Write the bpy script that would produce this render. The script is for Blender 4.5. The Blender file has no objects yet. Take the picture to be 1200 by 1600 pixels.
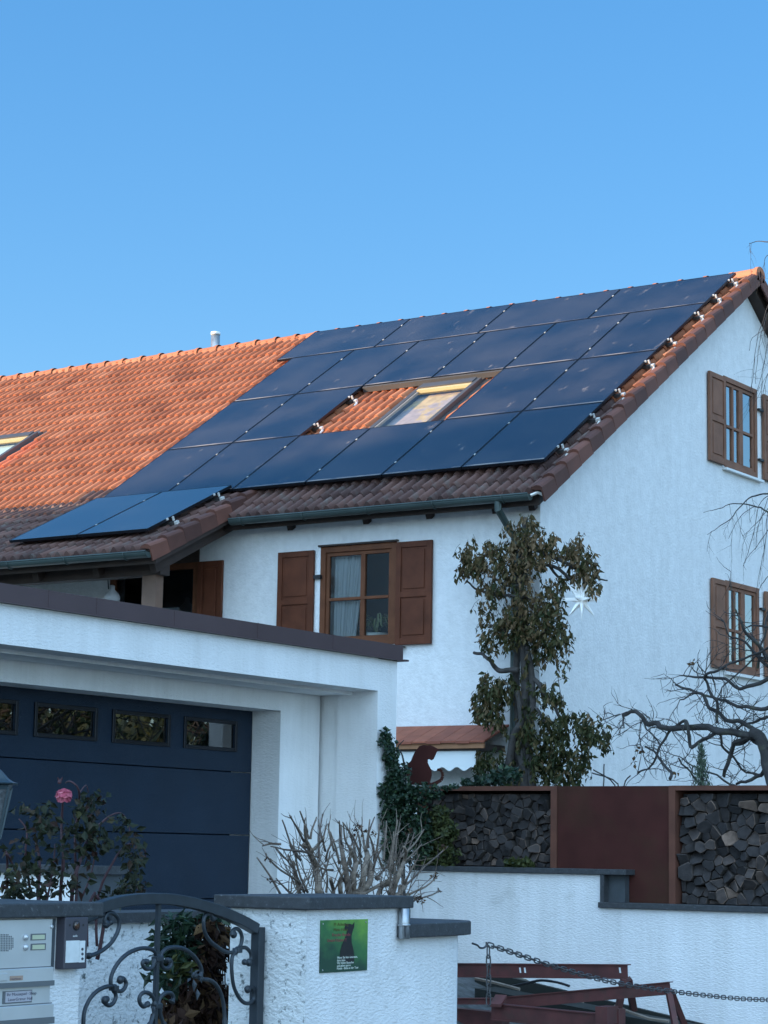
import bpy, math, random
from mathutils import Vector, Matrix, noise as mnoise
random.seed(7)
R = math.radians
sc = bpy.context.scene

# ------------------------------------------------------------------ camera
FPX, PITCH, ROLL, YAW, EYE = 3462.4, R(8.736), R(.9505), R(33.76), 1.6
_c, _s = math.cos(YAW), math.sin(YAW)
FW = Vector((-_s*math.cos(PITCH), _c*math.cos(PITCH), math.sin(PITCH)))
_r0 = Vector((_c, _s, 0)); _u0 = _r0.cross(FW)
RT = _r0*math.cos(ROLL) + _u0*math.sin(ROLL)
UP = -_r0*math.sin(ROLL) + _u0*math.cos(ROLL)
CAM = Vector((0, 0, EYE))
cd = bpy.data.cameras.new('camera'); cam = bpy.data.objects.new('camera', cd)
sc.collection.objects.link(cam); sc.camera = cam
cd.sensor_fit = 'VERTICAL'; cd.sensor_height = 36; cd.lens = FPX/1600*36
cd.clip_start = .1; cd.clip_end = 3000
cam.matrix_world = Matrix(((RT.x, UP.x, -FW.x, 0), (RT.y, UP.y, -FW.y, 0), (RT.z, UP.z, -FW.z, EYE), (0, 0, 0, 1)))

# ------------------------------------------------------------------ light
SUN_EL = 11.0
SUN = Vector((-.6625, -.749, math.tan(R(SUN_EL)))).normalized()
SKY_FILL = (2.5, 3.5, 4.35)
w = bpy.data.worlds.new("World"); sc.world = w; w.use_nodes = True
nt = w.node_tree; bg = nt.nodes['Background']
sky = nt.nodes.new('ShaderNodeTexSky'); sky.sky_type = 'NISHITA'; sky.sun_disc = False
sky.sun_elevation = R(SUN_EL); sky.sun_rotation = math.atan2(SUN.x, SUN.y)
sky.air_density = 1.0; sky.dust_density = 0.0; sky.ozone_density = 4.0
hs = nt.nodes.new('ShaderNodeHueSaturation'); hs.inputs['Saturation'].default_value = 1.44; hs.inputs['Hue'].default_value = .509
gm_ = nt.nodes.new('ShaderNodeGamma'); gm_.inputs[1].default_value = .6; nt.links.new(sky.outputs[0], gm_.inputs[0]); nt.links.new(gm_.outputs[0], hs.inputs['Color']); 
# added brightness in the unseen sky behind and right, lifting the shaded white walls
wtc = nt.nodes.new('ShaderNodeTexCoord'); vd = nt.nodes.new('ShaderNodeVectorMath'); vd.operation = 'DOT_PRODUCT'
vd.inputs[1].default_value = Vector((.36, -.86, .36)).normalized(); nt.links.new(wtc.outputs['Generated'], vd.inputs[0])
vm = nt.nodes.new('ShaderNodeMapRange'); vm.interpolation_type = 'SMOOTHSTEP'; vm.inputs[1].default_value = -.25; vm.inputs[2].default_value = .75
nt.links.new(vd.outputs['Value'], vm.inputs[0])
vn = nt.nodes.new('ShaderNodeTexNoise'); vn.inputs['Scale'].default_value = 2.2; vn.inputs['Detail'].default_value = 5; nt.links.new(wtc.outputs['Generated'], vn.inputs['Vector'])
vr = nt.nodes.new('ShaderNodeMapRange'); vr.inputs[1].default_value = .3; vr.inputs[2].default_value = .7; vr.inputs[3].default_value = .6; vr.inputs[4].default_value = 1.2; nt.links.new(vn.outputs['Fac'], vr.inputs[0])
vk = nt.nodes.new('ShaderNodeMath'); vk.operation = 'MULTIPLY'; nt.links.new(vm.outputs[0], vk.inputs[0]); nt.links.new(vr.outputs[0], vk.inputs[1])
vc = nt.nodes.new('ShaderNodeVectorMath'); vc.operation = 'SCALE'; vc.inputs[0].default_value = (SKY_FILL[0], SKY_FILL[1], SKY_FILL[2]); nt.links.new(vk.outputs[0], vc.inputs['Scale'])
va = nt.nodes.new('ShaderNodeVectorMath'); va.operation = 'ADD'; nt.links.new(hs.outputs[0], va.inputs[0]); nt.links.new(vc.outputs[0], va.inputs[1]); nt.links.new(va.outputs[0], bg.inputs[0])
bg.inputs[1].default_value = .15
sl = bpy.data.lights.new('sun', 'SUN'); so = bpy.data.objects.new('sun', sl); sc.collection.objects.link(so)
sl.energy = 3.3; sl.angle = R(.5); sl.color = (1, .74, .50)
so.rotation_euler = SUN.to_track_quat('Z', 'Y').to_euler(); so.location = (0, 0, 60)
vs = sc.view_settings; vs.view_transform = 'Standard'; vs.look = 'None'; vs.gamma = 1; vs.exposure = 1.66
sc.cycles.max_bounces = 6; sc.cycles.transparent_max_bounces = 12

# ------------------------------------------------------------------ helpers
def ray(x, y): return FW + RT*((x-600)/FPX) - UP*((y-800)/FPX)
def at(x, y, ax, c):
    "point where the sight line through photo pixel x, y meets the real plane axis ax = c"
    d = ray(x, y); return CAM + d*((c-CAM[ax])/d[ax])
def atn(x, y, p0, n):
    d = ray(x, y); return CAM + d*((p0-CAM).dot(n)/d.dot(n))

class MB:
    def __init__(s): s.v = []; s.f = []; s.t = []; s.m = []; s.ct = .5; s.cm = 0; s.sm = []; s.cs = False
    def face(s, idx): s.f.append(idx); s.t.append(s.ct); s.m.append(s.cm); s.sm.append(s.cs)
    def poly(s, pts):
        b = len(s.v); s.v += [Vector(p) for p in pts]; s.face(list(range(b, b+len(pts))))
    def box(s, a, b):
        x0, y0, z0 = (min(a[i], b[i]) for i in range(3)); x1, y1, z1 = (max(a[i], b[i]) for i in range(3))
        k = len(s.v)
        s.v += [Vector(p) for p in ((x0,y0,z0),(x1,y0,z0),(x1,y1,z0),(x0,y1,z0),(x0,y0,z1),(x1,y0,z1),(x1,y1,z1),(x0,y1,z1))]
        for q in ((0,3,2,1),(4,5,6,7),(0,1,5,4),(1,2,6,5),(2,3,7,6),(3,0,4,7)): s.face([k+i for i in q])
        return s
    def obox(s, o, ex, ey, ez):
        "box with corner o and edge vectors"
        o = Vector(o); k = len(s.v)
        for c in (0, ez):
            c = Vector(c) if c != 0 else Vector()
            s.v += [o+c, o+ex+c, o+ex+ey+c, o+ey+c]
        for q in ((0,3,2,1),(4,5,6,7),(0,1,5,4),(1,2,6,5),(2,3,7,6),(3,0,4,7)): s.face([k+i for i in q])
        return s
    def prism(s, pts, ev):
        ev = Vector(ev); n = len(pts); k = len(s.v)
        s.v += [Vector(p) for p in pts] + [Vector(p)+ev for p in pts]
        s.face(list(range(k, k+n))[::-1]); s.face(list(range(k+n, k+2*n)))
        for i in range(n): s.face([k+i, k+(i+1) % n, k+n+(i+1) % n, k+n+i])
        return s
    def tube(s, pts, rad, n=6, cap=True, flat=None):
        pts = [Vector(p) for p in pts]
        if not isinstance(rad, (list, tuple)): rad = [rad]*len(pts)
        k0 = len(s.v); ref = None
        for i, p in enumerate(pts):
            d = (pts[min(i+1, len(pts)-1)]-pts[max(i-1, 0)])
            if d.length < 1e-9: d = Vector((0, 0, 1))
            d.normalize()
            if ref is None:
                ref = d.orthogonal().normalized() if flat is None else Vector(flat)
            ref = (ref-d*ref.dot(d))
            if ref.length < 1e-6: ref = d.orthogonal()
            ref.normalize(); bi = d.cross(ref)
            for j in range(n):
                a = 2*math.pi*(j+.5)/n; s.v.append(p+ref*(math.cos(a)*rad[i])+bi*(math.sin(a)*rad[i]))
        for i in range(len(pts)-1):
            for j in range(n):
                s.face([k0+i*n+j, k0+i*n+(j+1) % n, k0+(i+1)*n+(j+1) % n, k0+(i+1)*n+j])
        if cap:
            s.face([k0+j for j in range(n)][::-1]); s.face([k0+(len(pts)-1)*n+j for j in range(n)])
        return s
    def lathe(s, c, prof, n=16, ax=2):
        c = Vector(c); k0 = len(s.v)
        for h, r in prof:
            for j in range(n):
                a = 2*math.pi*j/n; v = [math.cos(a)*r, math.sin(a)*r]; v.insert(ax, h); s.v.append(c+Vector(v))
        for i in range(len(prof)-1):
            for j in range(n): s.face([k0+i*n+j, k0+i*n+(j+1) % n, k0+(i+1)*n+(j+1) % n, k0+(i+1)*n+j])
        s.face([k0+j for j in range(n)][::-1]); s.face([k0+(len(prof)-1)*n+j for j in range(n)])
        return s
    def blob(s, c, r, seg=8, rings=5, sq=(1, 1, 1), jit=0):
        c = Vector(c); prof = []
        k0 = len(s.v)
        for i in range(rings+1):
            th = math.pi*i/rings
            for j in range(seg):
                a = 2*math.pi*j/seg; q = r*(1+random.uniform(-jit, jit))
                s.v.append(c+Vector((math.sin(th)*math.cos(a)*q*sq[0], math.sin(th)*math.sin(a)*q*sq[1], math.cos(th)*q*sq[2])))
        for i in range(rings):
            for j in range(seg): s.face([k0+i*seg+j, k0+(i+1)*seg+j, k0+(i+1)*seg+(j+1) % seg, k0+i*seg+(j+1) % seg])
        return s
    def leaf(s, p, d, side, L, W):
        "pointed leaf folded along its midrib"
        d = d.normalized(); side = (side-d*side.dot(d))
        if side.length < 1e-5: side = d.orthogonal()
        side.normalize(); nn = d.cross(side)
        a = p; m1 = p+d*(L*.45)-nn*(L*.05); t = p+d*L-nn*(L*.22)
        l = m1+side*W*.5+nn*(W*.22); r = m1-side*W*.5+nn*(W*.22)
        k = len(s.v); s.v += [a, l, t, r, m1]
        s.face([k, k+4, k+1]); s.face([k+4, k+2, k+1]); s.face([k, k+3, k+4]); s.face([k+4, k+3, k+2])
    def build(s, name, mat, parent=None, bevel=0):
        me = bpy.data.meshes.new(name)
        if parent is not None: off = wloc(parent)
        else:
            xs = [v.x for v in s.v]; ys = [v.y for v in s.v]
            off = Vector(((min(xs)+max(xs))/2, (min(ys)+max(ys))/2, min(v.z for v in s.v)))
        me.from_pydata([v-off for v in s.v], [], s.f); me.update()
        a = me.attributes.new('tint', 'FLOAT', 'FACE'); a.data.foreach_set('value', s.t)
        me.polygons.foreach_set('material_index', s.m); me.polygons.foreach_set('use_smooth', s.sm)
        for mm in (mat if isinstance(mat, (list, tuple)) else [mat]): me.materials.append(mm)
        o = bpy.data.objects.new(name, me); sc.collection.objects.link(o)
        if parent is not None: o.parent = parent
        else: o.location = off
        if bevel:
            b = o.modifiers.new('bevel', 'BEVEL'); b.width = bevel; b.segments = 2; b.limit_method = 'ANGLE'
        return o
def wloc(o):
    v = Vector(o.location); p = o.parent
    while p: v += Vector(p.location); p = p.parent
    return v
def tag(o, label, cat, group=None, kind=None):
    if label: o['label'] = label
    if cat: o['category'] = cat
    if group: o['group'] = group
    if kind: o['kind'] = kind
    return o
def thing(name, label, cat, loc, group=None):
    o = bpy.data.objects.new(name, None); sc.collection.objects.link(o); o.location = loc
    o.empty_display_size = .2
    return tag(o, label, cat, group)
def struct(o): o['kind'] = 'structure'; return o

# ------------------------------------------------------------------ materials
def mat(name, col, rough=.6, var=0, vscale=3, bump=0, bscale=40, bstretch=(1, 1, 1), metal=0, tint=None, spec=.5,
        col2=None, mscale=2, mthr=(.5, .7), coat=0, trans=0, streak=0):
    m = bpy.data.materials.new(name); m.use_nodes = True; t = m.node_tree; N = t.nodes; L = t.links
    b = N['Principled BSDF']; b.inputs['Roughness'].default_value = rough; b.inputs['Metallic'].default_value = metal
    b.inputs['Specular IOR Level'].default_value = spec; b.inputs['Coat Weight'].default_value = coat
    co = N.new('ShaderNodeTexCoord')
    geo = N.new('ShaderNodeNewGeometry')
    src = None
    rgb = N.new('ShaderNodeRGB'); rgb.outputs[0].default_value = (*col, 1); src = rgb.outputs[0]
    if tint:
        at_ = N.new('ShaderNodeAttribute'); at_.attribute_name = 'tint'
        cr = N.new('ShaderNodeValToRGB'); cr.color_ramp.interpolation = 'LINEAR'
        el = cr.color_ramp.elements
        for i, (p_, c_) in enumerate(tint):
            e = el[i] if i < 2 else el.new(p_)
            e.position = p_; e.color = (*c_, 1)
        L.new(at_.outputs['Fac'], cr.inputs[0]); src = cr.outputs[0]
    if col2:
        n2 = N.new('ShaderNodeTexNoise'); n2.inputs['Scale'].default_value = mscale; n2.inputs['Detail'].default_value = 6
        n2.inputs['Roughness'].default_value = .65; L.new(geo.outputs['Position'], n2.inputs['Vector'])
        mr = N.new('ShaderNodeMapRange'); mr.inputs[1].default_value = mthr[0]; mr.inputs[2].default_value = mthr[1]; mr.clamp = True
        L.new(n2.outputs['Fac'], mr.inputs[0])
        mx = N.new('ShaderNodeMix'); mx.data_type = 'RGBA'; L.new(mr.outputs[0], mx.inputs[0]); L.new(src, mx.inputs[6])
        mx.inputs[7].default_value = (*col2, 1); src = mx.outputs[2]
    if var:
        nz = N.new('ShaderNodeTexNoise'); nz.inputs['Scale'].default_value = vscale; nz.inputs['Detail'].default_value = 8
        L.new(geo.outputs['Position'], nz.inputs['Vector'])
        mr = N.new('ShaderNodeMapRange'); mr.inputs[1].default_value = .3; mr.inputs[2].default_value = .7
        mr.inputs[3].default_value = 1-var; mr.inputs[4].default_value = 1+var*.6; L.new(nz.outputs['Fac'], mr.inputs[0])
        hv = N.new('ShaderNodeHueSaturation'); L.new(src, hv.inputs['Color']); L.new(mr.outputs[0], hv.inputs['Value']); src = hv.outputs[0]
    if streak:
        mp2 = N.new('ShaderNodeMapping'); mp2.inputs['Scale'].default_value = (2.6, 2.6, .22); L.new(geo.outputs['Position'], mp2.inputs['Vector'])
        ns_ = N.new('ShaderNodeTexNoise'); ns_.inputs['Scale'].default_value = 2.4; ns_.inputs['Detail'].default_value = 7; ns_.inputs['Roughness'].default_value = .7; L.new(mp2.outputs[0], ns_.inputs['Vector'])
        mr = N.new('ShaderNodeMapRange'); mr.inputs[1].default_value = .42; mr.inputs[2].default_value = .72; mr.inputs[3].default_value = 0; mr.inputs[4].default_value = streak; L.new(ns_.outputs['Fac'], mr.inputs[0])
        mx = N.new('ShaderNodeMix'); mx.data_type = 'RGBA'; L.new(mr.outputs[0], mx.inputs[0]); L.new(src, mx.inputs[6]); mx.inputs[7].default_value = (.46, .45, .42, 1); src = mx.outputs[2]
    L.new(src, b.inputs['Base Color'])
    if bump:
        mp = N.new('ShaderNodeMapping'); mp.inputs['Scale'].default_value = bstretch; L.new(geo.outputs['Position'], mp.inputs['Vector'])
        nb = N.new('ShaderNodeTexNoise'); nb.inputs['Scale'].default_value = bscale; nb.inputs['Detail'].default_value = 4
        nb.inputs['Roughness'].default_value = .6
        L.new(mp.outputs[0], nb.inputs['Vector'])
        bp = N.new('ShaderNodeBump'); bp.inputs['Strength'].default_value = .8; bp.inputs['Distance'].default_value = bump
        L.new(nb.outputs['Fac'], bp.inputs['Height']); L.new(bp.outputs[0], b.inputs['Normal'])
    if trans:
        tr = N.new('ShaderNodeBsdfTranslucent'); L.new(src, tr.inputs[0])
        ms = N.new('ShaderNodeMixShader'); ms.inputs[0].default_value = trans
        L.new(b.outputs[0], ms.inputs[1]); L.new(tr.outputs[0], ms.inputs[2]); L.new(ms.outputs[0], N['Material Output'].inputs[0])
    return m
def glass(name, tintc=(.9, .95, .95), rough=.01, fac=.0, mult=1.6):
    "thin window pane: clear with mirror reflection by angle"
    m = bpy.data.materials.new(name); m.use_nodes = True; t = m.node_tree; N = t.nodes; L = t.links
    for n in list(N):
        if n.type == 'BSDF_PRINCIPLED': N.remove(n)
    tr = N.new('ShaderNodeBsdfTransparent'); tr.inputs[0].default_value = (*tintc, 1)
    gl = N.new('ShaderNodeBsdfGlossy'); gl.inputs['Roughness'].default_value = rough
    fr = N.new('ShaderNodeFresnel'); fr.inputs['IOR'].default_value = 1.55
    ad = N.new('ShaderNodeMath'); ad.operation = 'MULTIPLY_ADD'; ad.inputs[1].default_value = mult; ad.inputs[2].default_value = fac; ad.use_clamp = True
    ms = N.new('ShaderNodeMixShader'); L.new(fr.outputs[0], ad.inputs[0]); L.new(ad.outputs[0], ms.inputs[0])
    L.new(tr.outputs[0], ms.inputs[1]); L.new(gl.outputs[0], ms.inputs[2]); L.new(ms.outputs[0], N['Material Output'].inputs[0])
    return m

M = {}
M['plaster_house'] = mat('plaster_house', (.80, .80, .80), .9, streak=.16, var=.07, vscale=9, bump=.014, bscale=30)
M['plaster_rough'] = mat('plaster_rough', (.80, .80, .81), .9, streak=.34, var=.07, vscale=1.2, bump=.012, bscale=38, bstretch=(1, 1, 2.3),
                         col2=(.50, .50, .48), mscale=1.7, mthr=(.62, .8))
M['plaster_stained'] = mat('plaster_stained', (.72, .73, .73), .9, var=.1, vscale=3, bump=.016, bscale=34, bstretch=(1, 1, 1.5),
                         col2=(.14, .16, .16), mscale=26, mthr=(.56, .66))
M['plaster_garage'] = mat('plaster_garage', (.80, .80, .80), .9, streak=.26, var=.06, vscale=2.5, bump=.008, bscale=34, bstretch=(1, 1, 2.2))
M['tile'] = mat('roof_tile', (.42, .16, .08), .75, var=.10, vscale=2.2, bump=.003, bscale=120,
                tint=[(0, (.28, .084, .036)), (1, (.47, .180, .088)), (.35, (.36, .116, .050)), (.75, (.41, .142, .064))],
                col2=(.15, .065, .04), mscale=5, mthr=(.62, .9))
M['tile_shade'] = mat('roof_tile_shade', (.18, .09, .07), .8, var=.2, vscale=3, bump=.003, bscale=90,
                    tint=[(0, (.075, .038, .034)), (1, (.17, .085, .068)), (.5, (.115, .056, .047))], col2=(.115, .10, .09), mscale=6, mthr=(.5, .75))  # darker tile copy, the lower roof's shade is put into its colour
M['tile_new'] = mat('new_roof_tile', (.62, .16, .07), .7, var=.1, vscale=8, tint=[(0, (.46, .11, .045)), (1, (.56, .15, .065))])
M['verge'] = mat('verge_tile', (.20, .06, .045), .7, var=.22, vscale=3, bump=.002, bscale=90,
                 tint=[(0, (.075, .028, .020)), (1, (.17, .062, .040))])
M['wood_brown'] = mat('stained_wood', (.15, .056, .027), .6, spec=.2, var=.25, vscale=5, bump=.003, bscale=30, bstretch=(8, 8, .8))
M['wood_red'] = mat('stained_wood_red', (.120, .038, .019), .6, spec=.2, var=.3, vscale=4, bump=.003, bscale=30, bstretch=(8, 8, .8))
M['wood_grey'] = mat('weathered_brown_wood', (.235, .113, .072), .65, spec=.25, var=.2, vscale=5, bump=.003, bscale=30, bstretch=(8, 8, .8))
M['wood_dark'] = mat('dark_wood', (.045, .028, .022), .7, var=.3, vscale=4)
M['wood_post'] = mat('post_wood', (.17, .10, .07), .7, var=.3, vscale=3, bump=.004, bscale=20, bstretch=(6, 6, .6))
M['board_orange'] = mat('orange_board', (.33, .15, .07), .7, var=.2, vscale=5)
M['gutter'] = mat('green_grey_gutter', (.062, .088, .085), .45, var=.3, vscale=2, metal=.3)
M['cap'] = mat('brown_sheet_metal', (.085, .052, .055), .45, var=.12, vscale=2, metal=.2)
M['zinc'] = mat('zinc', (.42, .44, .46), .35, var=.25, vscale=14, metal=.75)
M['white_metal'] = mat('white_metal', (.78, .78, .77), .4, var=.05)
M['alu'] = mat('alu_bracket', (.72, .70, .66), .45, metal=.35)
M['alu_grey'] = mat('grey_alu', (.11, .105, .105), .45, var=.1, metal=.5)
M['black_frame'] = mat('black_anodised', (.018, .020, .026), .35, metal=.6)
M['granite'] = mat('dark_granite', (.040, .044, .050), .65, var=.3, vscale=30, bump=.002, bscale=120, col2=(.13, .14, .15), mscale=60, mthr=(.6, .75))
M['slate'] = mat('slate', (.05, .06, .07), .6, var=.2, vscale=12)
M['door_blue'] = mat('anthracite_door', (.010, .022, .042), .45, spec=.22, var=.12, vscale=3, bump=.005, bscale=30, bstretch=(1, 1, 9))
M['door_groove'] = mat('door_groove', (.008, .012, .02), .6)
M['corten'] = mat('corten', (.058, .017, .014), .9, var=.22, vscale=4, bump=.001, bscale=120, spec=.2, col2=(.052, .023, .014), mscale=1.8, mthr=(.45, .65))
M['corten_frame'] = mat('corten_frame', (.105, .037, .022), .85, var=.25, vscale=6)
M['rust_red'] = mat('red_oxide_steel', (.085, .022, .020), .6, var=.35, vscale=7, col2=(.055, .026, .020), mscale=8, mthr=(.5, .7))
M['wrought'] = mat('wrought_iron', (.040, .050, .062), .45, var=.15, vscale=20, metal=.5)
M['steel'] = mat('stainless_sheet', (.60, .61, .62), .42, var=.08, vscale=6, metal=.55)
M['steel_dark'] = mat('steel_groove', (.12, .13, .14), .5)
M['intercom'] = mat('intercom_plastic', (.055, .052, .068), .45)
M['black'] = mat('black_plastic', (.012, .012, .014), .5)
M['lens'] = mat('camera_lens', (.06, .025, .015), .1, coat=1)
M['paper'] = mat('name_paper', (.50, .52, .36), .7)
M['paper_white'] = mat('white_paper', (.68, .70, .70), .6, var=.1, vscale=30)
M['label_brown'] = mat('label_brown', (.38, .26, .20), .6)
M['ink'] = mat('ink', (.05, .05, .08), .6)
M['bark'] = mat('bark', (.060, .052, .048), .9, var=.35, vscale=14, bump=.01, bscale=60)
M['bark_dark'] = mat('dark_bark', (.042, .038, .038), .9, var=.35, vscale=10, bump=.01, bscale=60, col2=(.085, .09, .06), mscale=7, mthr=(.55, .7))
M['twig_tan'] = mat('tan_twig', (.24, .185, .14), .85, var=.5, vscale=40, bump=.010, bscale=110, tint=[(0, (.11, .08, .066)), (1, (.25, .195, .150))])
M['rose_stem'] = mat('rose_stem', (.055, .022, .028), .7)
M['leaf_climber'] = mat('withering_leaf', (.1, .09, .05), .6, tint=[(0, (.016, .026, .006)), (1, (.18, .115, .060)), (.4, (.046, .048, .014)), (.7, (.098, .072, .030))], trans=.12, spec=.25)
M['leaf_ivy'] = mat('ivy_leaf', (.03, .07, .04), .4, tint=[(0, (.008, .022, .014)), (1, (.045, .080, .034)), (.5, (.018, .040, .022))], trans=.1, spec=.3)
M['leaf_yellow'] = mat('yellow_green_leaf', (.1, .12, .03), .55, tint=[(0, (.014, .026, .010)), (1, (.080, .088, .026))], trans=.15, spec=.3)
M['leaf_rose'] = mat('rose_leaf', (.04, .05, .03), .55, tint=[(0, (.010, .014, .009)), (1, (.085, .085, .036)), (.5, (.024, .030, .014)), (.8, (.045, .022, .018))], trans=.15, spec=.2)
M['leaf_dead'] = mat('dry_leaf', (.1, .06, .04), .7, tint=[(0, (.020, .011, .009)), (1, (.135, .080, .036)), (.5, (.048, .024, .017))], trans=.15, spec=.2)
M['leaf_conifer'] = mat('conifer', (.03, .06, .04), .6, tint=[(0, (.018, .035, .026)), (1, (.06, .09, .05))])
M['pink'] = mat('rose_petal', (.55, .10, .17), .6, tint=[(0, (.42, .06, .11)), (1, (.72, .22, .28))], trans=.25)
M['star'] = mat('white_star_plastic', (.86, .86, .84), .5)
M['star'].node_tree.nodes['Principled BSDF'].inputs['Emission Color'].default_value = (1, .93, .85, 1); M['star'].node_tree.nodes['Principled BSDF'].inputs['Emission Strength'].default_value = .025
M['curtain'] = mat('net_curtain', (.55, .58, .60), .9, trans=.3)
M['curtain_bright'] = mat('white_net_curtain', (.80, .84, .84), .9, trans=.4)
M['pot'] = mat('white_pot', (.6, .62, .6), .4)
M['strap_leaf'] = mat('strap_leaf', (.10, .13, .05), .5, tint=[(0, (.05, .08, .03)), (1, (.20, .22, .10))])
M['glass'] = glass('window_glass')
M['glass_sky'] = glass('sky_window_glass', fac=.30)
M['glass_dark'] = glass('garage_glass', tintc=(.25, .25, .25), fac=.12)
M['glass_roof'] = glass('roof_glass', mult=.22)
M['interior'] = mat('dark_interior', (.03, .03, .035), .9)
M['awning'] = mat('awning_cloth', (.74, .76, .75), .85)
M['asphalt'] = mat('asphalt', (.055, .055, .058), .9, var=.25, vscale=8, bump=.004, bscale=90)
M['ground'] = mat('ground', (.11, .10, .075), .95, var=.4, vscale=.5)
M['paving'] = mat('driveway_paving', (.085, .09, .095), .9, var=.3, vscale=14, bump=.004, bscale=70, col2=(.04, .045, .04), mscale=9, mthr=(.5, .65))
M['plank'] = mat('mossy_plank', (.010, .012, .010), .85, var=.3, vscale=4)
M['plank_light'] = mat('pale_plank', (.24, .20, .165), .8, var=.3, vscale=8)
M['chain'] = mat('chain_steel', (.10, .10, .105), .5, metal=.6, var=.3, vscale=40)
M['log_end'] = mat('log_end', (.06, .052, .05), .9, var=.4, vscale=20, bump=.006, bscale=60,
                   tint=[(0, (.014, .012, .013)), (1, (.17, .115, .088)), (.5, (.038, .032, .032)), (.85, (.072, .054, .048))])
M['log_side'] = mat('log_side', (.05, .04, .035), .95, var=.4, vscale=10)
M['lantern_metal'] = mat('lantern_metal', (.05, .075, .09), .4, metal=.5, var=.2, vscale=20)
M['lantern_glass'] = mat('lantern_glass', (.08, .09, .10), .15, var=.5, vscale=60, bump=.004, bscale=120)
M['lamp_white'] = mat('white_glass_lamp', (.55, .57, .6), .3)

# solar glass: black cells under glass, streaks of dust and a dusty lower lip
def solar_mat(name, lip, dust=.42):
    m = mat(name, (.010, .014, .026), .09, spec=.5); t = m.node_tree; N = t.nodes; L = t.links; b = N['Principled BSDF']
    co = N.new('ShaderNodeTexCoord'); geo = N.new('ShaderNodeNewGeometry'); sp = N.new('ShaderNodeSeparateXYZ'); L.new(co.outputs['Generated'], sp.inputs[0])
    lt = N.new('ShaderNodeMath'); lt.operation = 'LESS_THAN'; lt.inputs[1].default_value = lip; L.new(sp.outputs['Y'], lt.inputs[0])
    mp = N.new('ShaderNodeMapping'); mp.inputs['Scale'].default_value = (2.2, .9, .9); mp.inputs['Rotation'].default_value = (0, 0, .5); L.new(geo.outputs['Position'], mp.inputs['Vector'])
    nz = N.new('ShaderNodeTexNoise'); nz.inputs['Scale'].default_value = 2.6; nz.inputs['Detail'].default_value = 7; nz.inputs['Roughness'].default_value = .62; L.new(mp.outputs[0], nz.inputs['Vector'])
    mr = N.new('ShaderNodeMapRange'); mr.inputs[1].default_value = .63; mr.inputs[2].default_value = .84; mr.inputs[4].default_value = dust; L.new(nz.outputs['Fac'], mr.inputs[0])
    n2 = N.new('ShaderNodeTexNoise'); n2.inputs['Scale'].default_value = 1.1; n2.inputs['Detail'].default_value = 4; L.new(geo.outputs['Position'], n2.inputs['Vector'])
    m2 = N.new('ShaderNodeMapRange'); m2.inputs[1].default_value = .35; m2.inputs[2].default_value = .7; m2.inputs[4].default_value = .05; L.new(n2.outputs['Fac'], m2.inputs[0])
    n3 = N.new('ShaderNodeTexNoise'); n3.inputs['Scale'].default_value = 1.7; n3.inputs['Detail'].default_value = 3; L.new(geo.outputs['Position'], n3.inputs['Vector'])
    m3 = N.new('ShaderNodeMapRange'); m3.inputs[1].default_value = .40; m3.inputs[2].default_value = .62; m3.inputs[4].default_value = .55; L.new(n3.outputs['Fac'], m3.inputs[0])
    ml = N.new('ShaderNodeMath'); ml.operation = 'MULTIPLY'; L.new(lt.outputs[0], ml.inputs[0]); L.new(m3.outputs[0], ml.inputs[1])
    mx0 = N.new('ShaderNodeMath'); mx0.operation = 'MAXIMUM'; L.new(ml.outputs[0], mx0.inputs[0]); L.new(mr.outputs[0], mx0.inputs[1])
    mx1 = N.new('ShaderNodeMath'); mx1.operation = 'MAXIMUM'; L.new(mx0.outputs[0], mx1.inputs[0]); L.new(m2.outputs[0], mx1.inputs[1])
    df = N.new('ShaderNodeBsdfDiffuse'); df.inputs[0].default_value = (.42, .36, .32, 1)
    ms = N.new('ShaderNodeMixShader'); L.new(mx1.outputs[0], ms.inputs[0]); L.new(b.outputs[0], ms.inputs[1]); L.new(df.outputs[0], ms.inputs[2])
    L.new(ms.outputs[0], N['Material Output'].inputs[0])
    return m
M['solar'] = solar_mat('solar_glass', .022); M['solar_low'] = solar_mat('solar_glass_clean', -1, .12); M['solar_low'].node_tree.nodes['Principled BSDF'].inputs['Specular IOR Level'].default_value = 1.0; M['solar_low'].node_tree.nodes['Principled BSDF'].inputs['IOR'].default_value = 1.9

# ------------------------------------------------------------------ ground
XG, YF, YR, ZR = -12.737, 22.35, 28.09, 9.72          # gable wall, front wall, ridge line, tile level at the ridge
TH = R(33); CT, ST, TT = math.cos(TH), math.sin(TH), math.tan(TH)
def gh(x, y):
    def sm(a, b, t): t = max(0, min(1, (t-a)/(b-a))); return t*t*(3-2*t)
    if y > 15.75: return 1.15 if x < -3 else 1.15*(1-sm(-3, 0, x))
    if x < -5.2 and y > 9.3:
        return .72-.42*sm(-9.4, -7.9, x)-.30*sm(-8.3, -5.3, x)
    return .0
g = MB(); xs = [-1500, -600, -200, -80]+[-60+i*2.5 for i in range(17)]+[-18+i*.5 for i in range(41)]+[4, 8, 15, 30, 80, 300, 1500]
ys = [-1500, -400, -100, -40, -20, -8, 0, 4, 8, 8.9, 9.3]+[9.8+.5*i for i in range(12)]+[15.6, 15.74, 15.76, 17, 20, 24, 30, 36, 45, 60, 100, 300, 1500]
for y in ys:
    for x in xs: g.v.append(Vector((x, y, gh(x, y)-.02)))
nx = len(xs)
for j in range(len(ys)-1):
    for i in range(nx-1): g.face([j*nx+i, j*nx+i+1, (j+1)*nx+i+1, (j+1)*nx+i])
struct(g.build('ground', M['ground']))
dw = MB(); X0 = [-10.1+.25*i for i in range(21)]; Y0 = [9.35+.5*i for i in range(13)]
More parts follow.
